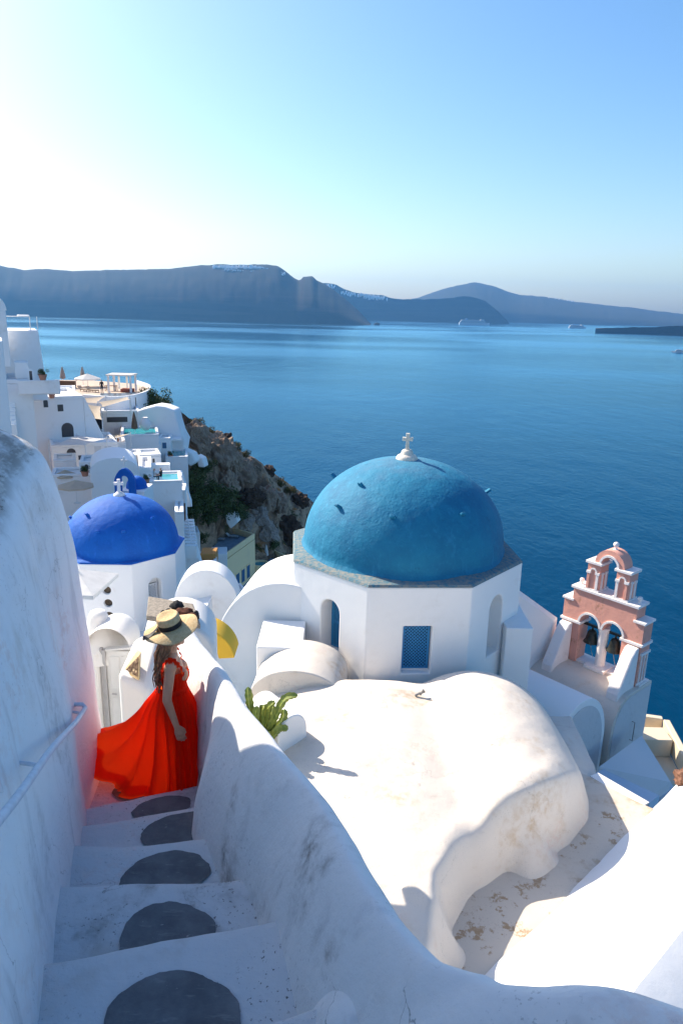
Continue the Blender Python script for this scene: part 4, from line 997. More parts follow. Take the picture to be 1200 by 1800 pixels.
# lit onion shoulder left of the hood
MB().lathe([(.40,-.2),(.36,.0),(.24,.12),(.15,.26),(.13,.36),(.10,.42),(.01,.44)], (gx(168), GD+.28, gz(1142)), 24).build('post_cap', M['warm'], gt, smooth=60)
M['gategrey'] = flat('grey_gate_paint', (.42,.40,.39), .6, .3, .08); M['gatewhite'] = flat('cream_gate_paint', (.70,.68,.65), .55, .3, .05, 4)
MB().box(gx(182), gx(186.5), GD-.06, GD, -8, gz(1137)).build('jamb', M['gategrey'], gt)
MB().box(gx(187.2), gx(192), GD-.08, GD-.02, -8, gz(1139)).build('jamb', M['gategrey'], gt)
x0, x1 = gx(192.5), gx(262)
dl = MB().box(x0, x1, GD-.05, GD-.01, -8, gz(1141)); dl = dl.build('gate_leaf', M['gatewhite'], gt)
MB().hexa([(x0,GD-.07,gz(1141)),(x1,GD-.07,gz(1133)),(x1,GD+.01,gz(1133)),(x0,GD+.01,gz(1141)),(x0,GD-.07,gz(1138)),(x1,GD-.07,gz(1129.5)),(x1,GD+.01,gz(1129.5)),(x0,GD+.01,gz(1138))]).build('top_rail', M['gatewhite'], dl)
for (a, b) in ((1150,1208),(1222,1300)):
    for (q0, q1) in ((198,215),(219,236)):
        MB().box(gx(q0), gx(q1), GD-.058, GD-.051, gz(b), gz(a)).build('panel', M['gatewhite'], dl, bevel=.004)
MB().tube([(gx(200),GD-.09,gz(1213)),(gx(208),GD-.09,gz(1214))], .012, 6).build('latch', M['gategrey'], dl)
# low plaster wall with a sloping cap and a carved plaque on it
LWD = 7.3
lx = lambda px: PD(px,1220,LWD).x
lz = lambda py: PD(220,py,LWD).z
g = MB().hexa([(lx(208),LWD,-7),(lx(262),LWD,-7),(lx(262),LWD+.7,-7),(lx(208),LWD+.7,-7),(lx(208),LWD,lz(1188)),(lx(262),LWD,lz(1215)),(lx(262),LWD+.7,lz(1140)),(lx(208),LWD+.7,lz(1172))])
tag(g.build('low_wall', M['warm'], bevel=.07, seg=4, smooth=60), 'low rounded white wall with a sloping top between gate and dress', 'wall')
n = NT('carved_plaque'); vor = n.t.nodes.new('ShaderNodeTexVoronoi'); vor.inputs['Scale'].default_value = 22; n.t.links.new(n.pos.outputs['Position'], vor.inputs['Vector'])
M['plaque'] = n.fin(n.mix(n.ramp(vor.outputs['Distance'], .25, .45), (.52,.38,.22), (.16,.10,.06)), .7, n.bump(vor.outputs['Distance'], .8, .02), .3)
q = [PD(222,1186,7.5), PD(243,1172,7.5), PD(243,1150,7.9), PD(240,1146,7.9)]
pq = thing('carved_plaque', 'small carved tan plaque leaning on the low wall by the gate', 'plaque', PD(232,1190,7.6))
a_ = [PD(217,1180,7.45), PD(244,1196,7.3), PD(246,1150,7.45), PD(240,1146,7.55)]
MB().prism(a_, (0,.05,0)).build('frame', M['straw'], pq)
ctr = sum(a_, V())/4; MB().prism([ctr.lerp(p, .74)+V((0,-.012,0)) for p in a_], (0,.01,0)).build('carving', M['plaque'], pq)
# dark patterned pot at the end of the stair wall
pp = PZ(158,1368,-4.12)
n = NT('woven_pattern'); ck = n.t.nodes.new('ShaderNodeTexVoronoi'); ck.inputs['Scale'].default_value = 30; n.t.links.new(n.pos.outputs['Position'], ck.inputs['Vector'])
M['pattern'] = n.fin(n.mix(n.ramp(ck.outputs['Distance'], .3, .5), (.02,.018,.016), (.34,.24,.14)), .8, None, .2)
tag(MB().lathe([(.05,0),(.10,.06),(.115,.14),(.10,.22),(.06,.27),(.065,.29),(.05,.29)], (pp.x+.02, pp.y+.05, -4.105), 20).build('pot', M['pattern'], smooth=50), 'small black and tan patterned pot at the foot of the weathered wall', 'pot')
# round terrace with parasol in front of the cobalt church
rt = V((PD(150,1090,21).x, 21.5, -12.6))
tr_ = thing('round_terrace', 'round white terrace with a thick curved parapet below the cobalt church', 'terrace', rt+V((0,0,-1.5)))
MB().lathe([(2.0,-1.5),(1.98,.02),(.02,.02)], rt, 48).build('floor', M['white'], tr_, smooth=40)
rg = MB(); prof = [(1.55,.022),(1.55,.72),(1.62,.80),(1.86,.80),(1.95,.70),(2.02,-1.4)]
rg.grid(lambda u, v: rt+V((lerp(prof[min(int(v*5),4)][0], prof[min(int(v*5),4)+1][0], v*5-min(int(v*5),4))*math.cos(R(-150+240*u)), lerp(prof[min(int(v*5),4)][0], prof[min(int(v*5),4)+1][0], v*5-min(int(v*5),4))*math.sin(R(-150+240*u)), lerp(prof[min(int(v*5),4)][1], prof[min(int(v*5),4)+1][1], v*5-min(int(v*5),4)))), 60, 20)
rg.build('parapet', M['white'], tr_, smooth=50)
M['canvas'] = fabric('white_canvas', (.74,.73,.72), .4, (.8,.78,.74), .3, .8, .1)
M['beige'] = fabric('beige_canvas', (.66,.55,.43), .4, (.75,.62,.46), .35, .8, .1)
M['pole'] = flat('white_pole', (.72,.72,.72), .4, .4, .05)
def parasol(label, at, r, h, mat, sides=8, rise=.5, rot=0, square=False):
    p = thing('parasol', label, 'parasol', at); m = WM[p.name]
    n_ = 4 if square else sides
    rim = [(r*math.cos(rot+2*math.pi*k/n_), r*math.sin(rot+2*math.pi*k/n_), h-rise) for k in range(n_)]
    MB(m).add([(0,0,h)]+rim+[(x, y, z-.12) for (x, y, z) in rim], [(0, 1+k, 1+(k+1) % n_) for k in range(n_)]+[(1+k, 1+n_+k, 1+n_+(k+1) % n_, 1+(k+1) % n_) for k in range(n_)]).build('canopy', mat, p)
    MB(m).tube([(0,0,0),(0,0,h+.12)], .03, 8).build('pole', M['pole'], p, smooth=50)
    rb = MB(m)
    for k in range(n_):
        MB(m).tube([(0,0,h-.04), tuple(c*.98 if i < 2 else c-.03 for i, c in enumerate(rim[k]))], .012, 4).build('rib', M['pole'], p)
    MB(m).lathe([(.28,.0),(.28,.06),(.06,.08),(.06,.2)], (0,0,0), 12).build('base', M['pole'], p, smooth=40)
    return p
pt = PD(145,1105,20.5)
parasol('square white canvas parasol in front of the cobalt church', (pt.x-.1, 20.6, -12.58), 1.35, PD(140,1000,20.6).z+12.58, M['canvas'], rise=.45, rot=R(40), square=True)
# a seated guest by the parasol
M['orange'] = flat('orange_shirt', (.62,.20,.06), .8, .2, .1, 20); M['darkcloth'] = flat('dark_cloth', (.02,.022,.03), .8, .2, .1, 20)
def figure(label, at, rz, pose, top, bottom, s=1.0, group=None):
    p = thing('person', label, 'person', at, rz, group); m = WM[p.name] @ Matrix.Scale(s, 4)
    if pose == 'sit':
        J = dict(hip=(0,0,.50), chest=(-.04,0,.88), neck=(-.03,0,1.05), head=(0,0,1.20), kn=(.42,.10,.50), an=(.40,.12,.07), el=(.02,.25,.75), wr=(.25,.18,.66))
    else:
        J = dict(hip=(0,0,.92), chest=(0,0,1.28), neck=(0,0,1.46), head=(.015,0,1.60), kn=(.03,.11,.49), an=(0,.12,.07), el=(-.02,.27,1.10), wr=(.03,.28,.84))
    P = [('e',J['head'],(.095,.078,.115)),('c',J['neck'],J['head'],.052,.05),('e',J['chest'],(.12,.185,.21)),('c',J['hip'],J['chest'],.14,.13),('e',J['hip'],(.13,.17,.14)),('e',V(J['head'])+V((.095,0,-.02)),(.02,.015,.02))]
    for sg in (-1, 1):
        f = lambda q: (q[0], q[1]*sg, q[2])
        hp = V(J['hip'])+V((0,sg*.09,0)); P += [('c',hp,f(J['kn']),.085,.06),('c',f(J['kn']),f(J['an']),.06,.04),('c',V(f(J['an']))+V((-.03,0,-.03)),V(f(J['an']))+V((.15,sg*.02,-.035)),.035,.03)]
        sh = V(J['chest'])+V((0,sg*.19,.12)); P += [('c',sh,f(J['el']),.05,.04),('c',f(J['el']),f(J['wr']),.04,.028),('c',f(J['wr']),V(f(J['wr']))+(V(f(J['wr']))-V(f(J['el']))).normalized()*.15,.03,.018)]
    b = remesh(P, .022, 3); b.name = 'body'
    b.transform(Matrix.Scale(s, 4))
    for c_ in (M['skin'], top, bottom, M['hair']): b.materials.append(c_)
    hz_ = J['hip'][2]*s; nz_ = (J['neck'][2]-.02)*s; hd = V(J['head'])*s
    for f in b.polygons:
        f.use_smooth = True; c_ = f.center
        if c_.z > nz_: f.material_index = 3 if (c_.z > hd.z+.02*s or c_.x < hd.x-.02*s) else 0
        elif c_.z > hz_+.02 and (V(c_)-V((J['wr'][0], math.copysign(J['wr'][1], c_.y), J['wr'][2]))*s).length > .16*s: f.material_index = 1
        elif c_.z <= hz_+.02 and abs(c_.y) < .235*s: f.material_index = 2
    o = link(bpy.data.objects.new('body', b)); o.parent = p; WM[o.name] = WM[p.name]
    return p
st_ = V((PD(140,1080,21.3).x, 21.3, -12.58))
figure('guest in an orange top sitting under the square parasol', st_, R(-60), 'sit', M['orange'], M['darkcloth'])
ch = thing('chair', 'small dark chair under the square parasol', 'chair', st_, R(-60)); m = WM[ch.name]
MB(m).box(-.2, .22, -.22, .22, .36, .40).build('seat', M['darkcloth'], ch); MB(m).box(-.24, -.2, -.22, .22, .40, .80).build('backrest', M['darkcloth'], ch)
for (a, b) in ((-.18,-.2),(.2,-.2),(-.18,.2),(.2,.2)): MB(m).tube([(a,b,0),(a,b,.36)], .018, 6).build('leg', M['darkcloth'], ch)
# ------------------------------------------------------------------ the headland
n = NT('cliff_rock'); a = n.noise(.16, 7, .68); b = n.noise(.9, 6, .7); s3 = n.noise(.35, 6, .65, stretch=(1, 1, 2.6)); u = n.up()
c = n.mix(n.ramp(a, .42, .58), (.17,.105,.070), (.47,.33,.23))
c = n.mix(n.ramp(s3, .50, .62, 0, .75), c, (.12,.082,.060))
c = n.mix(n.ramp(b, .58, .68, 0, .7), c, (.48,.38,.29))
sep = n.t.nodes.new('ShaderNodeSeparateXYZ'); n.t.links.new(n.pos.outputs['Position'], sep.inputs[0])
c = n.mix(n.math('MULTIPLY', n.ramp(u, .55, .8), n.ramp(n.noise(.5, 5, .6), .42, .58, 0, .9)), c, (.40,.18,.06))
c = n.mix(n.math('MULTIPLY', n.ramp(n.noise(.33, 5, .7), .53, .62), n.ramp(u, .2, .5, .2, .9)), c, (.040,.055,.018))
M['cliff'] = n.fin(c, .95, n.bump(n.noise(1.6, 7, .7), .9, .5), .1)
ROWS = {
 'crest': [(-200,560,95),(60,662,97),(140,692,97),(225,694,97),(262,690,99),(300,712,102),(335,738,107),(385,766,112),(425,792,117),(465,822,122),(500,845,127),(522,866,131),(555,893,136),(600,935,140),(700,1010,142)],
 'mid':   [(-200,700,75),(60,760,80),(140,765,86),(240,740,95),(272,752,93),(312,800,93),(330,822,97),(370,842,104),(410,865,109),(445,885,113),(480,905,117),(505,925,121),(530,950,125),(570,990,129),(660,1050,132)],
 'base':  [(-200,900,52),(60,900,62),(140,880,72),(250,830,86),(280,862,86),(320,888,88),(335,905,93),(370,925,99),(410,945,105),(445,962,109),(475,988,112),(500,1012,114),(520,1042,116),(560,1080,119),(640,1120,121)],
 'low':   [(-200,1150,32),(60,1130,42),(140,1090,52),(250,1010,70),(300,1030,74),(330,1040,80),(350,1045,88),(380,1055,93),(420,1065,97),(450,1075,101),(480,1090,103),(505,1105,105),(525,1120,107),(565,1150,109),(650,1190,110)],
 'foot':  [(-200,1500,20),(60,1450,28),(140,1350,36),(250,1250,50),(300,1250,56),(330,1260,62),(350,1260,68),(380,1270,72),(420,1280,76),(450,1280,80),(480,1290,82),(505,1300,84),(525,1310,86),(565,1330,88),(650,1350,90)]}
G = [[PD(*q) for q in ROWS[k]] for k in ('crest','mid','base','low','foot')]
bk1 = [p+V((4,14,-7)) for p in G[0]]; bk2 = [p+V((10,45,-45)) for p in G[0]]; bk3 = [V((p.x+10, p.y+80, SEA-3)) for p in G[0]]
sea_edge = [V((p.x+18, p.y-6, SEA-3)) for p in G[-1]]
G = [bk3, bk2, bk1]+G+[sea_edge]
def hill(u, v):
    a = u*(len(G)-1); i = min(int(a), len(G)-2); f = a-i; b = v*(len(G[0])-1); j = min(int(b), len(G[0])-2); e = b-j
    es = e*e*(3-2*e)*.5+e*.5
    p = G[i][j].lerp(G[i][j+1], es).lerp(G[i+1][j].lerp(G[i+1][j+1], es), f)
    k = sstep(2.6, 3.4, a)*(1-sstep(6.5, 7.5, a))
    q = p*.09; r1 = noise.ridged_multi_fractal(q, 1.0, 2.1, 5, 1.0, 2.0)-1.0
    am = 1.7*(.25+k)*(.35+.65*sstep(3.2, 5.5, b))
    t = noise.fractal(p*.35, 1, 2, 4)
    return p+V((.55,-.65,.42))*(am*r1)+V((.4,-.4,.5))*(.7*t*(.3+k))
tag(MB().grid(hill, 150, 230).build('hillside', M['cliff'], smooth=60), 'rocky brown headland', kind='structure')
# tan tuff outcrops and boulders bedded in the slope
def rockmat(nm, c1, c2):
    n = NT(nm); a = n.noise(.55, 7, .7); b = n.noise(2.2, 5, .7, stretch=(1,1,2.2))
    c = n.mix(n.ramp(a, .38, .62), c1, c2); c = n.mix(n.ramp(b, .58, .66, 0, .6), c, tuple(x*.35 for x in c1))
    return n.fin(c, .95, n.bump(n.noise(1.8, 7, .72), 1.0, .4), .1)
M['tuff'] = rockmat('tan_tuff', (.40,.30,.225), (.29,.21,.16)); M['palerock'] = rockmat('pale_tuff', (.42,.36,.32), (.30,.25,.22)); M['darkrock'] = rockmat('dark_lava_rock', (.11,.072,.052), (.065,.046,.038))
def boulder(px, py, d, r, mat, label, seed, sh=1.0):
    p = PD(px, py, d); g = MB(); bm = bmesh.new(); bmesh.ops.create_icosphere(bm, subdivisions=5, radius=1)
    vs = []
    for q in bm.verts:
        c = q.co.copy(); k = noise.voronoi(c*1.5+V((seed*5.3, seed, seed*2.1)))[0]; m_ = .66+.42*k[0]+.30*fbm(c+V((seed,0,0)), 2.2, 6)
        vs.append(p+V((c.x*r[0], c.y*r[1], c.z*r[2]))*m_)
    g.add(vs, [tuple(l.index for l in f.verts) for f in bm.faces]); bm.free()
    tag(g.build('boulder', mat, smooth=28), label, 'rock', 'rocks of the headland')
for i, (px, py, d, r, mt, lb) in enumerate([
    (345,772,103,(3.0,3,3.6),'tuff','tan rock face just below the orange crest beside the whitewashed wall'),
    (385,800,107,(4.2,3.5,5.0),'tuff','broad tan rock face in the middle of the upper cliff'),
    (418,832,110,(3.8,3.4,5.2),'tuff','tall tan rock buttress below the green crest bush'),
    (398,850,106,(2.6,2.4,3.4),'tuff','tan rock pillar standing above the dark bushes'),
    (468,876,114,(2.8,2.5,3.3),'tuff','squarish tan boulder low on the dark slope'),
    (492,884,116,(2.0,2.0,2.6),'tuff','rounded tan boulder on the seaward side of the squarish one'),
    (455,912,111,(2.6,2.2,3.0),'palerock','pale pinkish rock above the lower terrace'),
    (428,918,107,(2.4,2,2.6),'palerock','pale jagged rock behind the cream house'),
    (470,935,111,(2.8,2.2,2.6),'palerock','pale rock streaked brown beside the closed parasol'),
    (440,875,109,(3.4,3,2.6),'darkrock','dark rock shelf between the tan buttress and the boulders'),
    (508,935,119,(3.5,3,4.5),'darkrock','dark lava crag sloping to the sea behind the teal dome'),
    (528,880,129,(2.6,2.4,2.2),'darkrock','black crag at the seaward end of the skyline'),
    (470,828,121,(2.2,2,1.6),'darkrock','dark rock knuckle half way down the skyline'),
    (396,772,112,(1.8,1.6,1.5),'darkrock','dark rock notch on the skyline above the tan face')]):
    boulder(px, py, d+1.0, tuple(x*.72 for x in r), M[mt], lb, i+1)
# shrubs: leaf-sized faces through the volume of the crown
def leafmat(nm, c1, c2):
    n = NT(nm); oi = n.t.nodes.new('ShaderNodeObjectInfo'); k = n.noise(1.2, 3, .6)
    return n.fin(n.mix(n.ramp(k, .35, .65), c1, c2), .7, None, .2)
M['leaf'] = leafmat('shrub_leaf', (.045,.070,.022), (.085,.11,.035)); M['leaf2'] = leafmat('dry_leaf', (.12,.09,.03), (.06,.07,.025)); M['twig'] = flat('twig', (.08,.055,.035), .9, .1)
def leafball(seed, nl, flat_=.8):
    rr = random.Random(seed); g = MB(); cl = [V((rr.uniform(-.6,.6), rr.uniform(-.6,.6), rr.uniform(.1,.75))) for _ in range(16)]
    for k in range(nl):
        c = rr.choice(cl); d_ = V((rr.gauss(0,1), rr.gauss(0,1), rr.gauss(0,1))).normalized()*rr.uniform(.15,.36)
        p = c+d_; 
        if p.z < 0.02: p.z = .02
        a = V((rr.gauss(0,1), rr.gauss(0,1), rr.gauss(0,1)+.6)).normalized(); b = a.cross(V((rr.gauss(0,1), rr.gauss(0,1), rr.gauss(0,1)))).normalized()
        L, W_ = rr.uniform(.05,.10), rr.uniform(.02,.038)
        g.add([p-a*L, p+b*W_, p+a*L, p-b*W_], [(0,1,2,3)])
    return g.mesh('foliage')
LB = [leafball(11, 1500), leafball(12, 1500), leafball(13, 1500)]
def twigmesh():
    g = MB(); rr = random.Random(4)
    for k in range(7):
        a = k*.9; g.tube([(0,0,-.3),(.12*math.cos(a),.12*math.sin(a),.15),(.4*math.cos(a),.4*math.sin(a),.5)], [.035,.025,.008], 5)
    return g.mesh('stems')
TW = twigmesh()
for lst, k in ((LB, 'leaf'),):
    for m_ in lst: m_.materials.append(M['leaf'])
TW.materials.append(M['twig'])
LB2 = [m_.copy() for m_ in LB]
for m_ in LB2: m_.materials.clear(); m_.materials.append(M['leaf2'])
def shrub(px, py, d, r, label, k, dry=False, h=.9):
    p = PD(px, py, d); s = thing('shrub', label, 'shrub', p-V((0,0,r*.35)), k*1.3, 'shrubs on the headland')
    s.scale = (r, r, r*h)
    f = link(bpy.data.objects.new('foliage', (LB2 if dry else LB)[k % 3])); f.parent = s
    t = link(bpy.data.objects.new('stems', TW)); t.parent = s; tag(t, kind='stuff'); tag(f, kind='stuff')
for i, (px, py, d, r, lb, dry) in enumerate([
    (268,700,97,2.5,'large dark bush on the hilltop beside the round terrace',0),(248,712,95,2.0,'dark bush hanging under the round terrace',0),(285,708,99,1.8,'bush on the hilltop at the start of the orange crest',0),
    (352,822,97,2.2,'dark bush beside the whitewashed ledges',0),(342,850,92,2.6,'dark green bush under the small pool villa',0),(362,868,95,3.0,'big dark green bush on the shaded slope above the stone steps',0),
    (388,872,100,3.4,'widest dark green bush in the middle of the shaded slope',0),(405,895,103,3.0,'rounded dark bush above the pale jagged rock',0),(345,888,90,3.0,'tall dark bush beside the red brick patch',0),
    (366,905,96,2.8,'dark bush directly above the sun deck of the cream house',0),(330,905,87,2.0,'dark bush by the white stone steps',0),(420,905,105,2.0,'small bush between dark shelf and pale rock',0),
    (412,785,115,1.6,'small yellow green bush on the skyline above the tall tan buttress',1),(425,800,116,1.5,'dry bush on the skyline just below the yellow green one',1),(345,745,106,1.6,'dry orange grass tuft on the upper crest',1),
    (368,760,109,1.5,'dry tuft on the crest between the tuft and the notch',1),(490,848,125,1.7,'dry orange tuft above the rounded boulder',1),(510,862,127,1.5,'dry tuft near the seaward end of the crest',1),
    (438,968,108,1.8,'dark bush behind the closed cream parasol',0),(480,955,112,2.0,'dark bush on the slope above the hot tub',0),(500,985,112,1.8,'dark bush at the end of the lower terrace',0),
    (352,945,92,1.5,'low bush beside the stone wall of the sun deck',0),(322,838,84,1.5,'bush growing over the ledge of the small pool villa',0)]):
    shrub(px, py, d, r, lb, i, bool(dry))
# ------------------------------------------------------------------ the village
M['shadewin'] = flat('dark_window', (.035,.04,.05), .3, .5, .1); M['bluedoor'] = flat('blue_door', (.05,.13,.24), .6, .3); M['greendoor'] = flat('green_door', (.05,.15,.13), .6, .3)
M['greydoor'] = flat('pale_door', (.62,.63,.66), .6, .3, .05); M['deck'] = flat('terrace_paving', (.50,.40,.32), .9, .2, .12, 1.5); M['decking_blue'] = flat('blue_grey_paving', (.30,.36,.42), .9, .2, .15, 1.2)
n = NT('pool_water'); M['pool'] = n.fin((.02,.30,.34), .08, n.bump(n.noise(3, 3, .5), .2, .05), .5)
M['wood'] = flat('brown_wood', (.17,.10,.06), .7, .3, .2, 8); M['cushion'] = flat('red_brown_cushion', (.30,.10,.07), .9, .1); M['brick'] = flat('red_brown_brick', (.16,.07,.05), .95, .1, .3, 4, .5)
M['cream_far'] = plaster('cream_plaster_village', (.86,.66,.38), amt=.3, scale=.5, bump=.05)
def ring_box(m, x0, x1, y0, y1, z0, z1, t):
    o = [(x0,y0),(x1,y0),(x1,y1),(x0,y1)]; i_ = [(x0+t,y0+t),(x1-t,y0+t),(x1-t,y1-t),(x0+t,y1-t)]
    vs = [(*p, z0) for p in o]+[(*p, z1) for p in o]+[(*p, z1) for p in i_]+[(*p, z0) for p in i_]; fs = []
    for k in range(4):
        l = (k+1) % 4; fs += [(k,l,4+l,4+k),(4+k,4+l,8+l,8+k),(8+k,8+l,12+l,12+k),(12+k,12+l,l,k)]
    return MB(m).add(vs, fs)
class House:
    def __init__(s, label, x0, x1, y0, y1, d, depth, yaw=0, mat='white_far', rim=.35, cat='house', name='house', down=2.0, taper=0, group=None):
        mx = (x0+x1)/2; my = (y0+y1)/2; p = PD(x0, my, d)
        s.d = d; s.yaw = R(yaw)+math.atan2(-p.x, p.y)*.92; zt = PD(mx, y0, d).z; zb = PD(mx, y1, d).z-down
        r = ray(x1, my); cu, su = math.cos(s.yaw), math.sin(s.yaw)
        s.w = (p.y*r.x-p.x*r.y)/(cu*r.y-su*r.x); s.zb = zb; s.h = zt-zb
        s.root = thing(name, label, cat, (p.x, p.y, zb), s.yaw, group); s.m = WM[s.root.name]; s.depth = depth
        hh = s.h-(rim or 0)
        MB(s.m).hexa([(0,0,0),(s.w,0,0),(s.w,depth,0),(0,depth,0),(0,taper*.4,hh),(s.w-taper,taper*.4,hh),(s.w-taper,depth,hh),(0,depth,hh)]).build('wall', M[mat], s.root, bevel=.06)
        if rim: ring_box(s.m, .0, s.w-taper, taper*.4, depth, hh+.003, s.h, .3).build('roof_parapet', M[mat], s.root, bevel=.05)
    def loc(s, px, py, y=0):
        """pixel -> local (x, z) on the plane of the front wall"""
        mi = s.m.inverted(); r = mi.to_3x3() @ ray(px, py); o = mi @ V((0,0,0)); t = (y-o.y)/r.y; p = o+r*t
        return p.x, p.z
    def op(s, kind, px, py0, py1, wpx, mat=None):
        x, z1 = s.loc(px, py0); _, z0 = s.loc(px, py1); x2, _ = s.loc(px+wpx, py0); w_ = abs(x2-x)
        out = arch_pts(w_, z0, z1-w_/2) if 'arch' in kind else [(-w_/2,z0),(w_/2,z0),(w_/2,z1),(-w_/2,z1)]
        big = arch_pts(w_+.24, z0-.06, z1-w_/2, rise=w_/2+.12) if 'arch' in kind else [(-w_/2-.12,z0-.08),(w_/2+.12,z0-.08),(w_/2+.12,z1+.12),(-w_/2-.12,z1+.12)]
        nm = 'door' if 'door' in kind else 'window'
        f = MB(s.m).prism([(x+a, -.05, z) for (a, z) in big], (0,.06,0)).build(nm, M['white_far'] , s.root)
        MB(s.m).prism([(x+a, -.056, z) for (a, z) in out], (0,.003,0)).build('pane' if nm == 'window' else 'door_leaf', M[mat or 'shadewin'], f)
        return s
    def part(s, name, mat, x0, x1, y0, y1, z0, z1, bevel=.03, **k): return MB(s.m).box(x0, x1, y0, y1, z0, z1, **k).build(name, M[mat], s.root, bevel=bevel)
# upper houses at the left
h = House('tall plain white house with a slightly leaning wall and a roof railing', -60, 79, 582, 668, 62, 7, 0, rim=0, taper=.35)
for (px, py0, py1) in ((53,556,582),(66,557,582)):
    x, z1 = h.loc(px, py0); MB(h.m).tube([(x,1,h.h),(x,1,z1)], .05, 6).build('railing_post', M['pole'], h.root)
x0, z1 = h.loc(12, 556); x1, _ = h.loc(53, 556); MB(h.m).tube([(x0,1,z1),(x1,1,z1)], .05, 6).build('railing', M['pole'], h.root)
h.part('awning_slab', 'white_far', h.loc(32,556)[0], h.loc(53,556)[0], .5, 3, z1-.02, z1+.1)
h = House('white house with a rounded barrel roof on the edge of the village', -60, 13, 545, 600, 56, 6, 0, rim=0)
x0, _ = h.loc(-30, 545); x1, _ = h.loc(12, 545)
MB(h.m).prism([((x0+x1)/2+(x1-x0)/2*math.cos(R(a)), 0, h.h-.01+1.1*math.sin(R(a))) for a in range(0, 181, 12)], (0,5,0)).build('barrel_roof', M['white_far'], h.root, smooth=40)
h = House('narrow tall white wall rising above the weathered stair wall', -60, 12, 600, 735, 44, 5, 0, rim=0, cat='wall')
h = House('white house with a balcony niche and a dark doorway below the leaning house', 8, 60, 668, 760, 57, 6, 0)
h.op('door', 54, 640+12, 668, 5, 'shadewin')
xb0, xb1 = h.loc(32,670)[0], h.loc(104,670)[0]
h.part('balcony_wall', 'white_far', xb0, xb1, -1.6, -1.3, h.h-1.0, h.h+.05); h.part('balcony_floor', 'white_far', xb0, xb1, -1.3, 2.2, h.h-1.1, h.h-.75)
h.part('niche_block', 'white_far', h.loc(26,650)[0], h.loc(50,650)[0], .5, 2.5, h.h+.002, h.h+1.3)
for k in range(7): h.part('stair_step', 'white_far', h.loc(14,700)[0], h.loc(26,700)[0], -2.0+.35*k, -1.65+.35*k, 0, h.h-3.3+.28*k, bevel=.02)
h = House('white house with a small square window, a niche and an arched doorway', 52, 150, 700, 800, 70, 8, 8)
h.op('win', 106, 711, 723, 10); h.op('arch', 80, 702, 716, 8); h.op('door arch', 118, 743, 768, 21)
MB(h.m).prism([(h.w,-.05,0),(h.w+2.2,-.05,0),(h.w+2.2,-.05,h.h*.30),(h.w+.1,-.05,h.h-.1),(h.w,-.05,h.h-.1)], (0,3,0)).build('sloping_wall', M['white_far'], h.root, bevel=.05)
h = House('low white house behind the square windowed one', 95, 135, 690, 740, 78, 7, 0)
h.op('win', 126, 700, 712, 9)
# hilltop terrace and what stands on it
TD = 97
tz = PD(180,690,TD).z
ht = thing('hilltop_terrace', 'paved hilltop terrace with a curved white parapet facing the sea', 'terrace', (PD(180,690,TD).x, TD, tz-3))
tp = [PD(98,684,TD+2), PD(150,700,TD-7), PD(205,700,TD-8), PD(240,699,TD-5), PD(258,690,TD), PD(262,684,TD+6), PD(240,676,TD+12), PD(150,670,TD+16), PD(100,670,TD+14)]
tp = [V((p.x, p.y, tz)) for p in tp]
MB().prism([p+V((0,0,-3)) for p in tp], (0,0,3)).build('floor', M['deck'], ht)
wl_ = MB(); 
def band(pts, h0, h1, t):
    N = len(pts); c = sum(pts, V())/N; vs = []; fs = []
    for p in pts:
        n_ = (p-c); n_.z = 0; n_.normalize()
        for (o, z) in ((0,h0),(t,h0),(t,h1),(0,h1)): vs.append(p+n_*o+V((0,0,z)))
    for i in range(N-1):
        for j in range(4): fs.append((i*4+j, i*4+(j+1) % 4, i*4+4+(j+1) % 4, i*4+4+j))
    fs += [(0,1,2,3), tuple((N-1)*4+q for q in (3,2,1,0))]
    return MB().add(vs, fs)
sm = []
ctl = tp[1:7]
for k in range(25):
    t = k/24*(len(ctl)-1); j = min(int(t), len(ctl)-2); f = t-j; p0, p1, p2, p3 = ctl[max(0,j-1)], ctl[j], ctl[j+1], ctl[min(len(ctl)-1,j+2)]
    sm.append(.5*((2*p1)+(p2-p0)*f+(2*p0-5*p1+4*p2-p3)*f*f+(3*p1-p0-3*p2+p3)*f**3))
band(sm, -1.6, .55, .35).build('parapet', M['white_far'], ht, smooth=40)
def on_t(px, py): p = PZ(px, py, tz); return V((p.x, p.y, tz))
# pergola
pg = thing('pergola', 'white open pergola with curtains on the hilltop terrace', 'pergola', on_t(216,689)); m = WM[pg.name]
for (x, y) in ((-1.5,-1.2),(1.5,-1.2),(-1.5,1.2),(1.5,1.2)): MB(m).box(x-.12, x+.12, y-.12, y+.12, 0, 2.3).build('post', M['white_far'], pg)
MB(m).box(-1.75, 1.75, -1.45, 1.45, 2.303, 2.45).build('roof', M['canvas'], pg, bevel=.02)
for x in (-.9, .2, .7): MB(m).grid(lambda u, v, x=x: V((x+.25*u, 1.1+.06*math.sin(u*14), .3+2.0*v)), 12, 4).build('curtain', M['canvas'], pg, smooth=180)
MB(m).box(-.2, 1.4, -.4, .9, .003, .45).build('daybed', M['cushion'], pg, bevel=.05)
def closed_parasol(label, at, h, mat, r=.28):
    p = thing('parasol', label, 'parasol', at); m = WM[p.name]
    MB(m).tube([(0,0,0),(0,0,h)], .035, 6).build('pole', M['pole'], p)
    MB(m).lathe([(.10,h*.36),(r,h*.40),(r*.85,h*.6),(r*.45,h*.85),(.05,h)], (0,0,0), 12, lambda a, z: 1+.14*math.sin(6*a)).build('canopy', mat, p, smooth=60)
    MB(m).lathe([(.3,0),(.3,.08),(.05,.1)], (0,0,0), 10).build('base', M['pole'], p)
M['taupe'] = fabric('taupe_canvas', (.42,.36,.33), .3, (.4,.34,.3), .25, .8, .1)
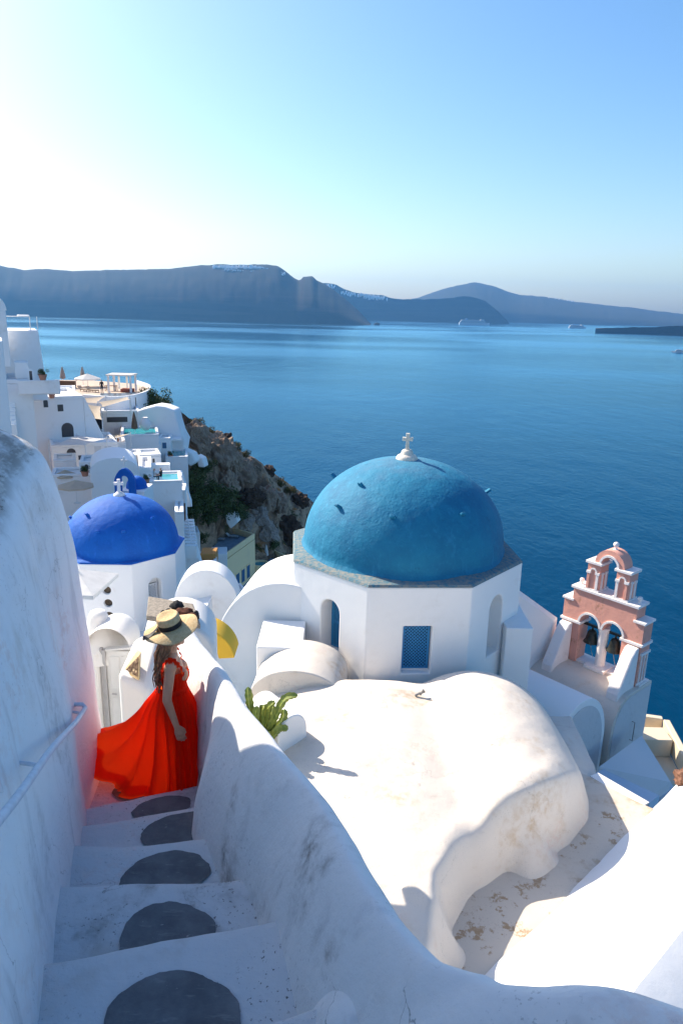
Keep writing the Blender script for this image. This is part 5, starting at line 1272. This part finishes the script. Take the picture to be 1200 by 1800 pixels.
closed_parasol('closed taupe parasol on the hilltop terrace above the wooden bar', on_t(112,678), 2.7, M['taupe'], .4)
closed_parasol('closed taupe parasol on the hilltop terrace behind the sun loungers', on_t(147,679), 2.8, M['taupe'], .4)
parasol('low open white parasol behind the hilltop loungers', on_t(155,680), 1.9, 1.9, M['canvas'], rise=.7)
b_ = thing('bar_counter', 'wooden bar counter on the hilltop terrace under a closed parasol', 'bar', on_t(116,682)); m = WM[b_.name]
MB(m).box(-1.4, 1.4, -.3, .3, 0, 1.0).build('front', M['wood'], b_, bevel=.02); MB(m).box(-1.55, 1.55, -.42, .42, 1.003, 1.08).build('top', M['deck'], b_, bevel=.01)
def lounger(label, at, rz, mat, cush, group='sun loungers'):
    l = thing('sun_lounger', label, 'lounger', at, rz, group); m = WM[l.name]
    MB(m).box(-.95, .4, -.33, .33, .22, .28).build('frame', mat, l); MB(m).box(-.93, .38, -.31, .31, .283, .37).build('mattress', cush, l, bevel=.03)
    MB(m).hexa([(.40,-.31,.28),(.48,-.31,.24),(.48,.31,.24),(.40,.31,.28),(.95,-.31,.74),(1.03,-.31,.70),(1.03,.31,.70),(.95,.31,.74)]).build('backrest', cush, l, bevel=.02)
    for (x, y) in ((-.9,-.29),(.36,-.29),(-.9,.29),(.36,.29)): MB(m).box(x-.03, x+.03, y-.03, y+.03, 0, .22).build('leg', mat, l)
    return l
l0 = lounger('brown sun lounger with raised back next to the wooden bar', on_t(148,688), R(150), M['wood'], M['beige'])
copy_tree(l0, on_t(163,689), R(150), 'brown sun lounger with raised back next to the standing man')
figure('man in dark clothes standing on the hilltop terrace looking out to sea', on_t(180,691), R(80), 'stand', M['darkcloth'], M['darkcloth'], 1.05)
tb = thing('table', 'wooden table beside the pergola on the hilltop terrace', 'table', on_t(196,687)); m = WM[tb.name]
MB(m).box(-.8, .8, -.4, .4, .68, .74).build('top', M['wood'], tb)
for (x, y) in ((-.72,-.33),(.72,-.33),(-.72,.33),(.72,.33)): MB(m).box(x-.04, x+.04, y-.04, y+.04, 0, .68).build('leg', M['wood'], tb)
# shade sails
def sail(label, pts, mat='beige', sag=.35, grp='shade sails'):
    P = [PD(*q) for q in pts]
    def fn(u, v):
        if len(P) == 4: p = P[0].lerp(P[1], u).lerp(P[3].lerp(P[2], u), v)
        else: p = P[0].lerp(P[1], u).lerp(P[2], v)
        c = sum(P, V())/len(P); e = 4*u*(1-u)*(1-v)+4*v*(1-v)
        p = p.lerp(V((c.x, c.y, p.z)), .14*min(1, max(0, 1-min(u, 1-u, v, 1-v)*6)*math.sin(math.pi*max(u*(1-u), v*(1-v))*2)))
        return p-V((0,0,sag*math.sin(math.pi*u)*math.sin(math.pi*v)))
    r = thing('shade_sail', label, 'sail', (P[0]+P[2])/2-V((0,0,2.5)), 0, grp)
    MB().grid(fn, 16, 16).build('cloth', M[mat], r, smooth=180)
    for i in (0, 1, 2, 3):
        if i < len(P): MB().tube([P[i]+V((0,0,.15)), P[i]-V((0,0,2.4))], .05, 6).build('mast', M['pole'], r)
sail('upper beige shade sail just below the hilltop terrace', [(126,701,84),(186,697,86),(172,709,82),(140,707,82)], sag=.15)
sail('long beige shade sail reaching towards the pergola', [(172,707,83),(228,697,86),(230,702,84),(178,716,81)], sag=.1)
sail('largest beige shade sail over the dark dining terrace', [(140,708,82),(178,714,81),(180,738,75),(146,735,75)], sag=.5)
# dining spaces: solid blocks coloured dark to stand for the shade inside
h = House('dining room block painted dark for its shade under the long shade sail', 176, 240, 700, 726, 90, 5, 0, mat='shadewin', rim=0, cat='terrace', name='dining_terrace')
h.part('white_pillar', 'white_far', h.loc(222,705)[0], h.loc(226,705)[0], -.4, -.02, 0, h.h); h.part('parapet', 'white_far', 0, h.w, -.9, -.5, 0, h.h*.42)
h = House('dark dining terrace with chairs below the largest shade sail', 148, 182, 738, 772, 80, 5, 0, mat='darkcloth', rim=0, cat='terrace', name='dining_terrace')
h.part('parapet', 'white_far', -.3, h.w+.2, -.6, -.35, 0, h.h*.50)
for k in range(5):
    x = .3+k*.42; c_ = thing('chair', ['pale chair at the landward end of the dark dining terrace','pale chair second from the landward end of the dining terrace','pale chair in the middle of the dark dining terrace','pale chair second from the mast end of the dining terrace','pale chair nearest the sail mast on the dining terrace'][k], 'chair', h.m @ V((x, -.25, h.h*.5+.1)), 0, 'chairs on the dining terrace')
    mm = WM[c_.name]; MB(mm).box(-.17, .17, -.15, .12, .40, .45).build('seat', M['greydoor'], c_); MB(mm).box(-.17, .17, .12, .16, .0, .9).build('backrest', M['greydoor'], c_); MB(mm).box(-.15, -.11, -.14, -.10, 0, .4).build('leg', M['greydoor'], c_); MB(mm).box(.11, .15, -.14, -.10, 0, .4).build('leg', M['greydoor'], c_)
h = House('white house with a green arched door and an open terrace', 180, 246, 723, 775, 86, 6, 0)
h.op('door arch', 226, 748, 762, 14, 'greendoor'); h.op('win', 205, 753, 762, 8, 'greydoor'); h.op('win', 206, 733, 742, 36, 'shadewin')
closed_parasol('closed brown parasol in front of the green arched door', PD(238,772,82), 3.2, M['wood'], .38)
n_ = PD(256,750,83); MB_ = MB().lathe([(.30,0),(.62,.35),(.70,.75),(.55,1.15),(.30,1.35),(.34,1.5),(.2,1.5)], n_-V((0,0,.4)), 20)
tag(MB_.build('urn', M['trim'], smooth=50), 'large pale clay urn against the whitewashed cliff wall', 'urn')
# whitewashed cliff wall
q = [(240,722),(262,716),(275,713),(290,715),(308,722),(312,740),(318,760),(326,775),(322,800),(300,812),(240,812)]
P = [PD(x, y, 87) for (x, y) in q]
tag(MB().prism(P, (0,3,0)).build('whitewashed_wall', M['white_far'], bevel=.25, seg=3, smooth=40), 'big smooth whitewashed cliff wall with an uneven top beside the rocks', 'wall')
for i, (a_, lb) in enumerate([([(322,790),(338,797),(345,812),(335,820),(322,812)],'whitewashed ledge patch next to the cliff wall'),([(345,800),(356,806),(360,822),(348,822)],'small whitewashed rock patch among the dark bushes'),([(395,905),(412,900),(418,918),(405,930),(398,920)],'jagged whitewashed rock patch above the cream house')]):
    dd = (88,94,101)[i]; tag(MB().prism([PD(x, y, dd) for (x, y) in a_], (.3,1.5,0)).build('whitewashed_rock', M['white_far'], bevel=.2, seg=3, smooth=40), lb, 'rock')
def pool(label, x0, x1, y0, y1, d, depth, water='pool', cat='pool', yaw=0):
    h = House(label, x0, x1, y0, y1, d, depth, yaw, rim=0, cat=cat, name='pool_terrace')
    h.part('water', water, .35, h.w-.3, .4, depth*.85, h.h-.0+.004, h.h+.012, bevel=0)
    ring_box(h.m, 0, h.w, 0, depth, h.h+.003, h.h+.18, .3).build('pool_rim', M['white_far'], h.root, bevel=.04)
    return h
pool('tall white terrace block with a dark plunge pool below the green door', 214, 281, 768, 822, 80, 7)
h = pool('small white pool villa against the whitewashed cliff wall', 292, 331, 806, 840, 82, 5)
h.part('back_wall', 'white_far', -.8, -.5, 0, 5, 0, h.h+1.6); h.part('porch_roof', 'white_far', -.8, h.w*.75, 3, 5, h.h+1.5, h.h+1.75)
h = House('white slanting stair wall below the small pool villa', 300, 337, 838, 862, 76, 3, 0, rim=0, cat='wall', name='stair_wall', taper=1.0)
# canopy house
h = House('white house with an arched window and twin pale doors under a fabric canopy', 92, 208, 783, 830, 68, 6, 4)
h.op('arch', 125, 788, 806, 16); h.op('door', 172, 784, 810, 12, 'greydoor'); h.op('door', 190, 784, 810, 12, 'greydoor'); h.op('win', 147, 800, 808, 18)
sail('pale canopy stretched in front of the arched window', [(86,784,63),(135,764,70),(188,771,68),(150,783,62)], 'canvas', .2)
sail('small pale shade sail above the twin doors', [(185,765,74),(212,764,76),(230,762,76),(205,771,72)], 'beige', .15)
h = House('low white garden wall with a pale column in front of the canopy house', 96, 136, 809, 850, 62, 3, 0, rim=.2, cat='wall', name='garden_wall')
h = House('long low white wall with a rounded blue-white coping', 92, 178, 836, 900, 58, 3, -4, rim=.25, cat='wall', name='garden_wall')
h = House('white barrel vaulted house behind the small blue chapel', 160, 246, 832, 880, 57, 5, 0, rim=0)
MB(h.m).prism([(h.w/2+h.w/2*math.cos(R(a)), 0, h.h-.01+1.15*math.sin(R(a))) for a in range(0, 181, 9)], (0,5,0)).build('barrel_roof', M['white_far'], h.root, smooth=40)
for (px, py, d, r, h_, lb) in ((117,852,59,1.0,1.3,'small beige parasol on the terrace behind the stair wall'),(136,885,54,1.4,1.9,'beige parasol close to the cobalt dome')):
    parasol(lb, PD(px, py, d), r, h_, M['beige'], rise=.45)
# small blue chapel with a bell gable
c0 = PD(226,866,48); cp = thing('chapel', 'tiny chapel with a cobalt blue dome and a blue bell gable with a cross', 'chapel', c0-V((0,0,1.2)))
x1 = PD(240,866,48.8); r_ = (PD(258,850,48.8).x-PD(222,850,48.8).x)/2
MB().box(x1.x-r_*1.2, x1.x+r_*1.15, 47.9, 50.2, c0.z-2.5, c0.z+.15).build('wall', M['white_far'], cp, bevel=.04)
MB().lathe([(r_*math.cos(R(a))+.01, r_*1.15*math.sin(R(a))) for a in range(0, 91, 6)], (x1.x, 48.95, c0.z+.16), 36).build('dome', M['blue'], cp, smooth=60)
gx0, gx1 = PD(202,850,47.6).x, PD(238,850,47.6).x; gw = gx1-gx0; gzt = PD(219,823,47.6).z; gb = c0.z-.4
gg = MB().prism([(gx0, 47.5, gb), (gx1, 47.5, gb)]+[(gx0+gw/2+gw/2*math.cos(R(a))*(1-.25*math.sin(R(a))), 47.5, gzt-gw*.62+gw*.62*math.sin(R(a))) for a in range(0, 181, 12)], (0,.3,0))
oc = MB().prism([(gx0+gw/2+u_, 47.2, z) for (u_, z) in arch_pts(gw*.36, gb+.1, gzt-gw*.55)], (0,1,0))
gg.build('bell_gable', M['blue'], cp, cut=oc)
cross_part(cp, (gx0+gw/2, 47.65, gzt-.01), PD(219,803,47.6).z-gzt, .42, .11, 0, M['trim'])
# pool villa with two people
h = House('white villa wall and doorway beside the turquoise plunge pool', 246, 268, 822, 890, 62, 5, 0)
h.op('door', 254, 832, 850, 6, 'greydoor')
h = House('white back wall behind the turquoise plunge pool', 262, 300, 818, 850, 65.5, 1, 0, rim=0, cat='wall', name='garden_wall')
h = pool('white block terrace with a turquoise plunge pool and two guests', 264, 321, 850, 893, 61, 4.0)
ra_ = h.m @ V((.45, 1.4, h.h+.19)); rb = h.m @ V((1.0, 1.5, h.h+.19))
figure('guest in a white shirt sitting at the edge of the turquoise pool', ra_-V((0,0,.3)), R(20), 'sit', M['canvas'], M['darkcloth'], .85)
figure('guest in black sitting beside the turquoise water', rb-V((0,0,.3)), R(160), 'sit', M['darkcloth'], M['darkcloth'], .85)
# rough brick patch, steps and walls below
br = thing('brick_retaining_wall', 'red brown rubble wall under the turquoise pool terrace', 'wall', PD(306,903,62)-V((0,0,.5)))
bz0, bz1 = PD(306,903,62).z, PD(306,889,62).z; bx0, bx1 = PD(290,895,62).x, PD(322,895,62).x; rb_ = random.Random(2)
MB().box(bx0, bx1, 62.1, 63, bz0-.8, bz1).build('core', M['brick'], br)
z = bz0-.3; row = 0
while z < bz1-.1:
    x = bx0+.02+(row % 2)*.18
    while x < bx1-.35:
        MB().box(x, x+.34, 61.98+rb_.uniform(0,.06), 62.095, z, z+.16).build('brick', M['brick'], br); x += .38
    z += .19; row += 1
h = House('white house side with a stair beside the rubble wall', 308, 324, 900, 960, 58, 4, 0, rim=.2)
sth = thing('outdoor_steps', 'white outdoor steps with a railing going down beside the cobalt dome', 'stairs', PD(328,960,60))
for k in range(9):
    p = PD(322+k*.6, 915+k*5.6, 66-k*.7); MB().box(p.x-.1, p.x+.95, p.y, p.y+.6, p.z-1.2, p.z).build('step', M['white_far'], sth)
MB().tube([PD(328,905,65)+V((0,0,.2)), PD(337,958,59.5)+V((0,0,.3))], .05, 6).build('railing', M['pole'], sth)
h = House('white wall with a sloping coping below the stone steps', 316, 372, 978, 1030, 62, 4, 0, rim=.2, cat='wall', name='garden_wall', taper=1.2)
M['ochre'] = plaster('ochre_plaster', (.45,.22,.07), amt=.3, scale=.5, bump=.05)
h = House('small ochre box planter on the white wall', 352, 379, 974, 990, 66, 2, -8, mat='ochre', rim=0, cat='planter', name='planter', down=.3)
h = House('low white wall beside the ochre planter', 340, 382, 988, 1040, 65, 3, 0, cat='wall', name='garden_wall')
h = House('white wall and pale door under the sun deck', 372, 400, 975, 1024, 88, 3, 0, rim=0)
h.op('door', 388, 1004, 1020, 8, 'bluedoor')
# cream house with the sun deck
CD = 100
dk = thing('cream_house', 'cream house with a blue-grey roof sun deck and blue doors', 'house', PD(420,1020,CD)-V((0,0,2)))
zt = PD(400,960,CD).z
pl = [PZ(352,948,zt), PZ(398,984,zt), PZ(448,948,zt), PZ(384,930,zt)]
MB().prism([V((p.x,p.y,zt-9)) for p in pl], (0,0,9)).build('wall', M['cream_far'], dk)
MB().prism([p+V((0,0,.004)) for p in [pl[k].lerp(sum(pl, V())/4, .06) for k in range(4)]], (0,0,.05)).build('deck', M['decking_blue'], dk)
for (i0, i1, hh) in ((1,2,.9),(2,3,.9),(3,0,.45)):
    e0, e1 = pl[i0], pl[i1]; c_ = sum(pl, V())/4; nv = (c_-(e0+e1)/2).normalized()*.35
    MB().prism([e0+V((0,0,.06)), e1+V((0,0,.06)), e1+nv+V((0,0,.06)), e0+nv+V((0,0,.06))], (0,0,hh)).build('roof_parapet', M['cream_far'], dk, bevel=.08)
e0, e1 = pl[1], pl[2]; ev = (e1-e0).normalized(); on_ = V((ev.y,-ev.x,0))
for t in (.36, .55, .74):
    mdo = basis(e0.lerp(e1, t)+V((0,0,-5.3)), ev, on_, V((0,0,1)))
    dr = MB(mdo).box(-.5, .5, .0, .06, 0, 2.0).build('door', M['bluedoor'], dk); MB(mdo).box(-.62, .62, .002, .10, 2.01, 2.2).build('lintel', M['cream_far'], dr)
cz = sum(pl, V())/4
l2 = lounger('grey sun lounger on the blue-grey deck nearest the cream parapet', V((cz.x+.9, cz.y+1.6, zt+.06)), R(170), M['metal'], M['canvas'])
copy_tree(l2, V((cz.x-1.0, cz.y+.2, zt+.06)), R(170), 'grey sun lounger on the blue-grey deck nearest the white door wall')
# lower terrace with hot tub
lz_ = PD(470,1010,104).z
lt = thing('lower_terrace', 'blue-grey paved lower terrace with cream walls and a round hot tub', 'terrace', V((PD(470,1010,104).x, 104, lz_-3)))
lp = [PZ(402,1040,lz_), PZ(520,1045,lz_), PZ(520,985,lz_), PZ(440,975,lz_)]
MB().prism([p+V((0,0,-3)) for p in lp], (0,0,3)).build('floor', M['decking_blue'], lt)
hc = PZ(457,1004,lz_)
MB().lathe([(1.5,0),(1.5,1.3),(1.42,1.4),(1.15,1.4),(1.1,1.1)], hc, 28).build('hot_tub_wall', M['cream_far'], lt, smooth=40); MB().lathe([(1.12,1.1),(1.12,1.16),(.01,1.17)], hc, 28).build('water', M['pool'], lt)
for (a_, b_2, hh) in (((478,1030),(520,1022),1.1),((440,978),(462,972),1.3),((470,972),(512,992),1.0)):
    e0, e1 = PZ(*a_, lz_), PZ(*b_2, lz_); nv = V((.1,.4,0)); MB().prism([e0, e1, e1+nv, e0+nv], (0,0,hh)).build('terrace_wall', M['cream_far'], lt, bevel=.08)
closed_parasol('closed cream parasol beside the round hot tub', PZ(468,988,lz_), 3.0, M['canvas'], .4)
closed_parasol('closed white parasol at the seaward end of the lower terrace', PZ(504,1015,lz_), 2.8, M['canvas'], .35)
tb = thing('table', 'small dark table with chairs set on the lower terrace', 'table', PZ(488,1018,lz_)); m = WM[tb.name]
MB(m).box(-.5, .5, -.4, .4, .7, .76).build('top', M['wood'], tb)
for (x, y) in ((-.44,-.34),(.44,-.34),(-.44,.34),(.44,.34)): MB(m).box(x-.03, x+.03, y-.03, y+.03, 0, .7).build('leg', M['wood'], tb)
# path and fallen white umbrella cloth seen between the churches
M['path'] = flat('grey_path', (.16,.16,.17), .95, .1, .25, 1.5, .4)
pp_ = [PZ(385,1035,-27), PZ(412,1026,-27), PZ(430,1075,-27), PZ(395,1085,-27)]
tag(MB().prism(pp_, (0,0,-1)).build('path', M['path']), 'grey cobbled path', kind='structure')
g = House('white stepped walls along the cobbled path', 405, 432, 1040, 1062, 70, 2, 15, cat='wall', name='garden_wall', rim=.2)

# more small houses and terraces packed into the slope
M['pot'] = M['terracotta']
extra = [('little white terrace with a round arched niche left of the barrel vaulted house', 140, 168, 812, 836, 60, 3, [('door arch',152,816,830,7,'shadewin')]),
 ('small white house with two narrow windows above the turquoise pool', 246, 284, 800, 824, 68, 3, [('win',256,806,813,4,None),('win',270,806,813,4,None)]),
 ('white terrace block with a blue door under the dark plunge pool', 206, 244, 800, 830, 70, 3, [('door',220,806,822,7,'bluedoor')]),
 ('narrow white house with a grey door beside the canopy', 196, 222, 778, 806, 74, 3, [('door',208,786,800,6,'greydoor')]),
 ('small white house with a square shutter under the whitewashed wall', 278, 300, 770, 800, 84, 3, [('win',289,778,788,7,'bluedoor')]),
 ('low white terrace with an arched cellar door below the small pool villa', 300, 326, 862, 886, 72, 3, [('door arch',312,868,882,8,'shadewin')]),
 ('white cave house front with an arched window above the sun deck', 330, 352, 938, 966, 84, 3, [('arch',341,944,956,8,None)]),
 ('upper white house with a dark window beside the shade sail', 120, 142, 716, 742, 74, 3, [('win',130,722,731,6,None)])]
rp = random.Random(8)
for (lb, x0, x1, y0, y1, d, dp, ops) in extra:
    h = House(lb, x0, x1, y0, y1, d, dp, rp.uniform(-6, 6), rim=.22)
    for o_ in ops: h.op(*o_[:5], o_[5])
spots = [('clay pot on the roof of the narrow house with the grey door',205,778,75,.35),('clay pot at the edge of the turquoise pool villa doorway',258,848,60,.3),('clay pot on the low wall beside the beige parasol',150,836,57.5,.35),('clay pot on the long low wall next to another pot',165,837,57.5,.3),('clay pot on the small pool villa rim',300,805,82.5,.35),('clay pot on the roof edge of the square windowed house',92,699,71,.35),('clay pot on the balcony under the leaning house',76,667,56,.35)]
for (lb, px, py, d, r) in spots:
    p = PD(px, py, d); pt_ = thing('potted_plant', lb, 'plant pot', p-V((0,0,.05)), 0, 'potted plants of the village'); m = WM[pt_.name]
    MB(m).lathe([(r*.6,0),(r*.95,r*1.2),(r,r*1.25),(r*.8,r*1.25),(r*.7,r*1.1),(.01,r*1.1)], (0,0,0), 14).build('pot', M['terracotta'], pt_, smooth=45)
    f = link(bpy.data.objects.new('foliage', LB[0])); f.parent = pt_; f.location = (0,0,r*1.1); f.scale = (r*1.3, r*1.3, r*1.4); tag(f, kind='stuff')
